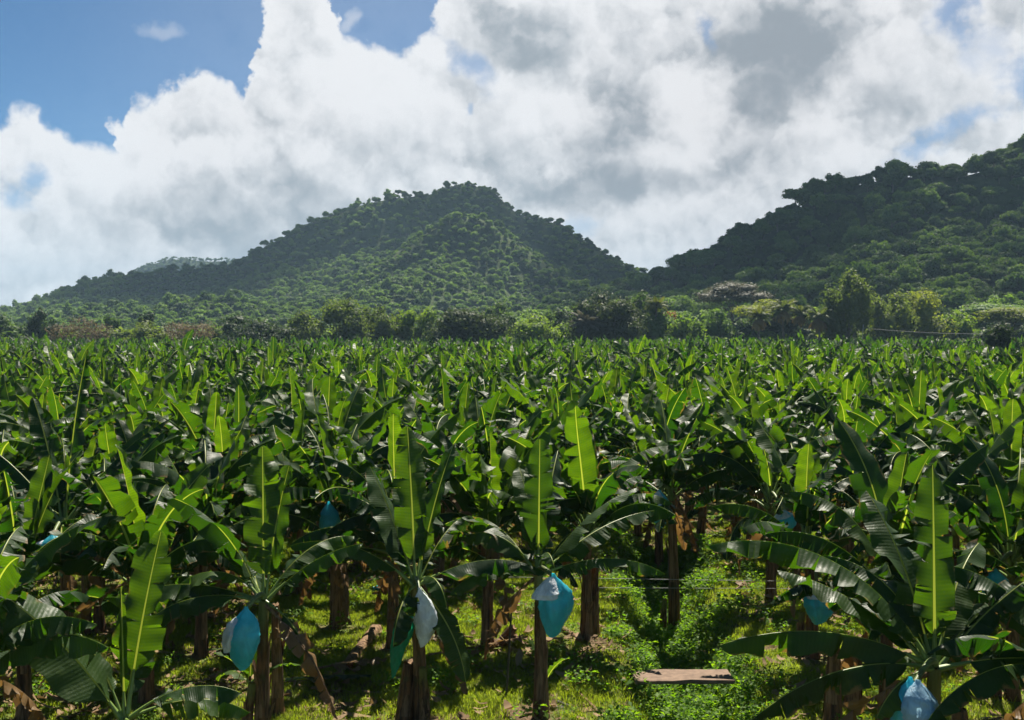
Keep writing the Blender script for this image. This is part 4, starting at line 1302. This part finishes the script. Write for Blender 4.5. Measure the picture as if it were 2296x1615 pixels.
cut_stem('short cut banana stem leaning on the plant with the white sleeved bunch', 905, 1622, 1.0, .12, 1, (0, R(4)))
cut_stem('tall bare cut stem under the long arching leaves at the right', 1868, 1640, 1.35, .12, 2)
cut_stem('dark cut stem just behind the tall bare one at the right', 1912, 1595, 1.1, .12, 3)
cut_stem('leafless stem standing close beside the left bagged plant', 622, 1600, 1.75, .085, 4)
cut_stem('short stump leaning beside the brown stem in the clearing', 1122, 1446, .45, .11, 5, (0, R(35)))
cut_stem('second stem pressed against the stem left of the ditch', 1330, 1426, 1.4, .10, 6)
cut_stem('second thick stem pressed against the double stem left of the clearing', 765, 1398, 1.9, .13, 7)
cut_stem('dark cut stem beside the plant at the bottom right', 2155, 1700, .75, .14, 8)


def sucker(label, x, y, h, n, seed):
    X, Yd = at(x, y); rng = np.random.default_rng(seed)
    t = thing('banana_sucker', label, 'young plant', (X, Yd, float(ground_z(X, Yd)) - .02), (0, 0, rng.uniform(0, 6)), 'banana suckers')
    V, F, uv = tube([(0, 0, 0), (0, .01, h * .3), (0.02, 0, h * .6)], [.055, .04, .02], 8); g = G(); g.add(V, F, 0, uv)
    link('stem', g.mesh('stem', [M_STEM]), t)
    for i in range(n):
        q = leaf(rng, L=h * .7, W=.16 * h / .8, e0=78 - 16 * i, droop=20 + 25 * i, fold=(30 - 20 * i, 0), tears=0, petiole=.1, nseg=12, ncol=2, t=.8).mesh('leaf', LM)
        link('leaf', q, t, (0, 0, h * .5), (0, 0, i * 2.4))
    return t


sucker('thin dark sucker spike right of the centre stem', 1222, 1590, .95, 2, 1)
sucker('leafy sucker by the foot of the left bagged plant', 560, 1610, 1.15, 4, 2)
sucker('thin sucker beside the stem left of the clearing middle', 905, 1425, 1.1, 3, 3)
sucker('low leafy sucker between the right cut stems and the pale bag', 1985, 1590, 1.3, 5, 4)


def log(label, p, q, r0, r1, mat, seed, name='fallen_log', cat='fallen log'):
    a, b_ = at(*p), at(*q); rng = np.random.default_rng(seed)
    P = [(a[0] + (b_[0] - a[0]) * s, a[1] + (b_[1] - a[1]) * s, float(ground_z(a[0] + (b_[0] - a[0]) * s, a[1] + (b_[1] - a[1]) * s)) + r0 * .6) for s in np.linspace(0, 1, 9)]
    c = np.array(P[0])
    V, F, uv = tube(np.array(P) - c, np.linspace(r0, r1, 9), 9, seed, .10); g = G(); g.add(V, F, 0, uv)
    for k in range(5):
        i = int(rng.integers(1, 7)); d = np.array(P[i]) - c
        v = np.array(P[i + 1]) - np.array(P[i]); w = np.cross(v, (0, 0, 1)); w /= np.linalg.norm(w); w *= rng.choice([-1, 1]) * rng.uniform(.1, .3)
        g.add([d, d + v * 1.6, d + v * 1.4 + w - (0, 0, r0 * .5), d + v * .2 + w * .8 - (0, 0, r0 * .5)], [[0, 1, 2, 3]], 0)
    return tag(link(name, g.mesh(name, [mat]), None, tuple(c)), label, cat)


log('pale dry fallen stem lying across the grass left of the clearing', (770, 1510), (842, 1418), .09, .12, M_SHEATH, 3)
log('thin dark stick lying on the grass at the bottom centre', (1248, 1572), (1278, 1584), .03, .03, M_PROP, 4, 'stick', 'stick')
log('bent pale dry stalk on the grass at the bottom centre', (1300, 1558), (1345, 1600), .035, .03, M_SHEATH, 5, 'dry_stalk', 'dry stalk')
log('brown fallen stem left of the weedy ditch', (1265, 1418), (1310, 1446), .06, .05, M_SHEATH, 6)


def ground_leaf(label, x, y, az, L, W, t, seed, name='fallen_leaf', tears=6):
    X, Yd = at(x, y); rng = np.random.default_rng(seed)
    me = leaf(rng, L=L, W=W, e0=6, droop=10, fold=(-4, -12), tears=tears, petiole=.3, nseg=30, ncol=4, t=t, jit=9, curl=-6).mesh(name, LM)
    return tag(link(name, me, None, (X, Yd, float(ground_z(X, Yd)) + .10), (R(rng.normal(0, 8)), 0, R(az))), label, 'fallen leaf')


ground_leaf('torn green leaf fallen on the grass right of the left bagged plant', 640, 1538, 4, 1.15, .5, .25, 1)
ground_leaf('pale fallen leaf in the shade left of the left bagged stem', 450, 1470, 352, 1.1, .5, .3, 2)
ground_leaf('brown dead leaf on the grass in front of the fallen pale stem', 705, 1515, 20, 1.0, .4, 0.0, 3, 'dead_leaf')
ground_leaf('brown dead leaf right of the hanging front leaf', 1062, 1468, 30, .9, .35, 0.0, 4, 'dead_leaf')
ground_leaf('brown dead leaf at the foot of the brown clearing stem', 1060, 1442, 175, .8, .4, 0.0, 5, 'dead_leaf')
ground_leaf('dead leaf beside the plant with the white sleeved bunch', 960, 1482, 10, .7, .35, 0.0, 6, 'dead_leaf')
ground_leaf('pale dead leaf beyond the ditch under the wires', 1650, 1330, 60, .8, .4, 0.0, 7, 'dead_leaf')
ground_leaf('dead leaf on the grass at the bottom right', 1890, 1592, 330, .8, .4, 0.0, 8, 'dead_leaf')

# scrap of blue film
rng = np.random.default_rng(3)
X0, Y0 = at(846, 1326)
gx, gy = np.meshgrid(np.linspace(-.22, .22, 12), np.linspace(-.16, .16, 9), indexing='ij')
V = np.stack([gx, gy + .05 * gx, .06 + rng.normal(0, .022, gx.shape) + .04 * np.cos(gx * 14)], -1).reshape(-1, 3)
tag(link('plastic_scrap', build('plastic_scrap', V, grid_faces(12, 9), [M_BLUE]), None, (X0, Y0, float(ground_z(X0, Y0)))), 'blue scrap of torn bag film lying on the ground', 'plastic scrap')

# the slab over the ditch
import bmesh
sx0, sy0 = at(1420, 1524); sx1, sy1 = at(1640, 1524)
bm = bmesh.new(); bmesh.ops.create_cube(bm, size=1.0)
for v in bm.verts: v.co = Vector((v.co.x * (sx1 - sx0), v.co.y * 0.62, v.co.z * 0.065))
bmesh.ops.bevel(bm, geom=list(bm.edges), offset=.012, segments=2, affect='EDGES')
bmesh.ops.subdivide_edges(bm, edges=[e for e in bm.edges if e.calc_length() > .3], cuts=8, use_grid_fill=True)
rng = np.random.default_rng(9)
for v in bm.verts: v.co += Vector(rng.normal(0, .004, 3))
me = bpy.data.meshes.new('footbridge'); bm.to_mesh(me); bm.free(); me.materials.append(M_CONCRETE)
tag(link('footbridge', me, None, ((sx0 + sx1) / 2, sy0, float(0.05)), (0, 0, R(1.5))), 'pale concrete slab laid across the weedy ditch', 'footbridge')


# prop, wires and twine
def line(name, label, cat, P, r, mat, group=None, sag=0.0):
    P = np.array(P, float); n = 16
    q = np.linspace(0, 1, n)
    L = P[0] + (P[1] - P[0]) * q[:, None]; L[:, 2] -= sag * 4 * q * (1 - q)
    V, F, uv = tube(L - L[0], r, 5); g = G(); g.add(V, F, 0, uv)
    return tag(link(name, g.mesh(name, [mat]), None, tuple(L[0])), label, cat, group)


def pt(x, y, dist): return ((x - 1148) / FPX * dist, dist, CAM_H - (y - 742) / FPX * dist)


b0 = at(1135, 1560)
line('prop_pole', 'thin dark stick standing upright in the clearing', 'pole', [(b0[0], b0[1], -.05), pt(1148, 1345, b0[1] + .1)], .018, M_PROP)
line('wire', 'upper pale wire stretched across the clearing and ditch', 'wire', [pt(1135, 1294, 22.5), pt(1805, 1304, 22.5)], .0045, M_WIRE, None, .0)
line('wire', 'lower pale wire stretched across the ditch', 'wire', [pt(1310, 1318, 22.3), pt(1800, 1320, 22.3)], .004, M_WIRE)
line('twine', 'yellowish twine running from the left bagged plant to the ground', 'twine', [tuple(HERO['B'][1] + Vector((0, 0, -.1))), (*at(505, 1612), 0.02)], .007, M_STRING)
line('twine', 'twine pulled from the left bagged plant back across the clearing', 'twine', [tuple(HERO['B'][1] + Vector((.1, .3, -.5))), (*at(735, 1470), 0.02)], .007, M_STRING)
line('twine', 'twine staked to the grass between clearing stem and prop stick', 'twine', [(*at(1096, 1440), .35), (*at(1185, 1492), 0.0)], .007, M_STRING)
line('power_line', 'pale overhead cable crossing before the trees at the right', 'cable', [pt(1938, 736, 240), pt(2200, 749, 240)], .035, M_WIRE, None, .3)
line('utility_pole', 'thin pale pole at the end of the overhead cable', 'pole', [((1930 - 1148) / FPX * 240, 240, 0), pt(1936, 728, 240)], .08, M_WIRE)

# ------------------------------------------------------------------ grass, weeds, litter
def tuft(rng, n, h, spread, w, bend):
    g = G()
    for i in range(n):
        a = rng.uniform(0, 6.28); r = spread * math.sqrt(rng.random()); x, y = r * math.cos(a), r * math.sin(a)
        hh = h * rng.uniform(.5, 1.2); b_ = rng.uniform(0, 6.28); bx, by = math.cos(b_), math.sin(b_)
        k = bend * rng.uniform(.3, 1.2) * hh; px, py = -by * w, bx * w
        V = [(x - px, y - py, 0), (x + px, y + py, 0), (x + bx * k * .4 + px * .8, y + by * k * .4 + py * .8, hh * .6), (x + bx * k * .4 - px * .8, y + by * k * .4 - py * .8, hh * .6),
             (x + bx * k + px * .1, y + by * k + py * .1, hh), (x + bx * k - px * .1, y + by * k - py * .1, hh)]
        g.add(V, [[0, 1, 2, 3], [3, 2, 4, 5]], 0, t=rng.uniform(0, 1))
    return g.mesh('tuft', [M_GRASS], False)


def weed(rng, n, h):
    g = G()
    for i in range(n):
        a = rng.uniform(0, 6.28); r = .22 * math.sqrt(rng.random()); x, y = r * math.cos(a), r * math.sin(a)
        V, F = cards(rng, np.array([[x, y, h * rng.uniform(.15, 1.1)]]), np.array([[rng.normal(0, .6), rng.normal(0, .6), 1]]), np.array([rng.uniform(.018, .04)]), .6)
        g.add(V, F, 0, t=rng.uniform(0, 1))
    return g.mesh('weed', [M_WEED], False)


def dryleaf(rng):
    g = G()
    for i in range(3):
        L, w = rng.uniform(.10, .34), rng.uniform(.012, .05)
        q = np.linspace(-1, 1, 5); a = rng.uniform(0, 6.28); c, s_ = math.cos(a), math.sin(a)
        z = .02 + .05 * rng.random() * q ** 2
        o = rng.normal(0, .12, 2)
        V = []
        for k in range(5):
            for sd in (-1, 1):
                X_, Y_ = q[k] * L / 2, sd * w * (1 - .7 * q[k] ** 2)
                V.append((X_ * c - Y_ * s_ + o[0], X_ * s_ + Y_ * c + o[1], z[k] + rng.uniform(0, .03)))
        g.add(V, grid_faces(5, 2), 0, t=rng.uniform(0, 1))
    return g.mesh('dead_leaf', [M_DRY], False)


rng = np.random.default_rng(31)
TUFTS = [tuft(rng, 40, .045 + .012 * k, .17, .0045, .8) for k in range(5)]
WEEDS = [weed(rng, 90, .13 + .045 * k) for k in range(4)]
DRYS = [dryleaf(rng) for k in range(6)]


def ground_pts(rng, dens, ymax, keep):
    n = int(dens * 0.5 * (ymax ** 2 - 13 ** 2))
    y = np.sqrt(rng.uniform(13 ** 2, ymax ** 2, n)); x = rng.uniform(-.5, .5, n) * y
    k = keep(x, y) > rng.random(n)
    x, y = x[k], y[k]
    return np.column_stack([x, y, ground_z(x, y)])


stems_xy = np.array(taken + [tuple(p) for p in P[:200]])


def bare(x, y):
    dm = np.full(len(x), 9.0)
    for p in stems_xy: dm = np.minimum(dm, np.hypot(x - p[0], y - p[1]))
    return dm


GP = ground_pts(rng, 75, 34, lambda x, y: np.clip(0.75 + 1.9 * fbm(x * .55 + 3, y * .55, 3), .06, 1))
dm = bare(GP[:, 0], GP[:, 1])
GP = GP[(dm > .35) & (rng.random(len(GP)) < np.clip(dm / 1.0, .25, 1))]
n = len(GP); s = rng.uniform(.7, 1.5, n)
scatter('grass', GP, np.column_stack([np.zeros(n), np.zeros(n), rng.uniform(0, 6.28, n)]), np.column_stack([s, s, s]), rng.integers(0, 5, n), TUFTS)
WP = ground_pts(rng, 34, 44, lambda x, y: np.where((np.abs(x - ditch_x(y)) < 0.95 + 1.6 * fbm(x * .8, y * .8, 3)) & (y < 31), 1.0, .03))
n = len(WP); s = rng.uniform(.7, 1.5, n)
scatter('weeds', WP, np.column_stack([np.zeros(n), np.zeros(n), rng.uniform(0, 6.28, n)]), np.column_stack([s, s, s]), rng.integers(0, 4, n), WEEDS)
DP = ground_pts(rng, 11, 40, lambda x, y: np.where(np.abs(x - ditch_x(y)) < 1.2, .05, np.clip(.35 - 2.2 * fbm(x * .55 + 3, y * .55, 3), .03, 1)))
n = len(DP); s = rng.uniform(.7, 1.6, n)
DP[:, 2] += .02
scatter('leaf_litter', DP, np.column_stack([rng.normal(0, .2, n), rng.normal(0, .2, n), rng.uniform(0, 6.28, n)]), np.column_stack([s, s, s]), rng.integers(0, 6, n), DRYS)

# ------------------------------------------------------------------ haze
bm = bmesh.new(); bmesh.ops.create_cube(bm, size=1.0)
for v in bm.verts: v.co = Vector((v.co.x * 4400, 1600 + v.co.y * 4200, -21 + (v.co.z + .5) * 240))
me = bpy.data.meshes.new('haze'); bm.to_mesh(me); bm.free()
m = bpy.data.materials.new('haze'); m.use_nodes = True; m.node_tree.nodes.clear()
o_ = m.node_tree.nodes.new('ShaderNodeOutputMaterial'); pv = m.node_tree.nodes.new('ShaderNodeVolumePrincipled')
pv.inputs['Color'].default_value = (0.52, 0.77, 1.0, 1); pv.inputs['Density'].default_value = 0.00016; pv.inputs['Anisotropy'].default_value = 0.0
m.node_tree.links.new(pv.outputs[0], o_.inputs['Volume'])
me.materials.append(m)
kind(link('haze', me), 'stuff')
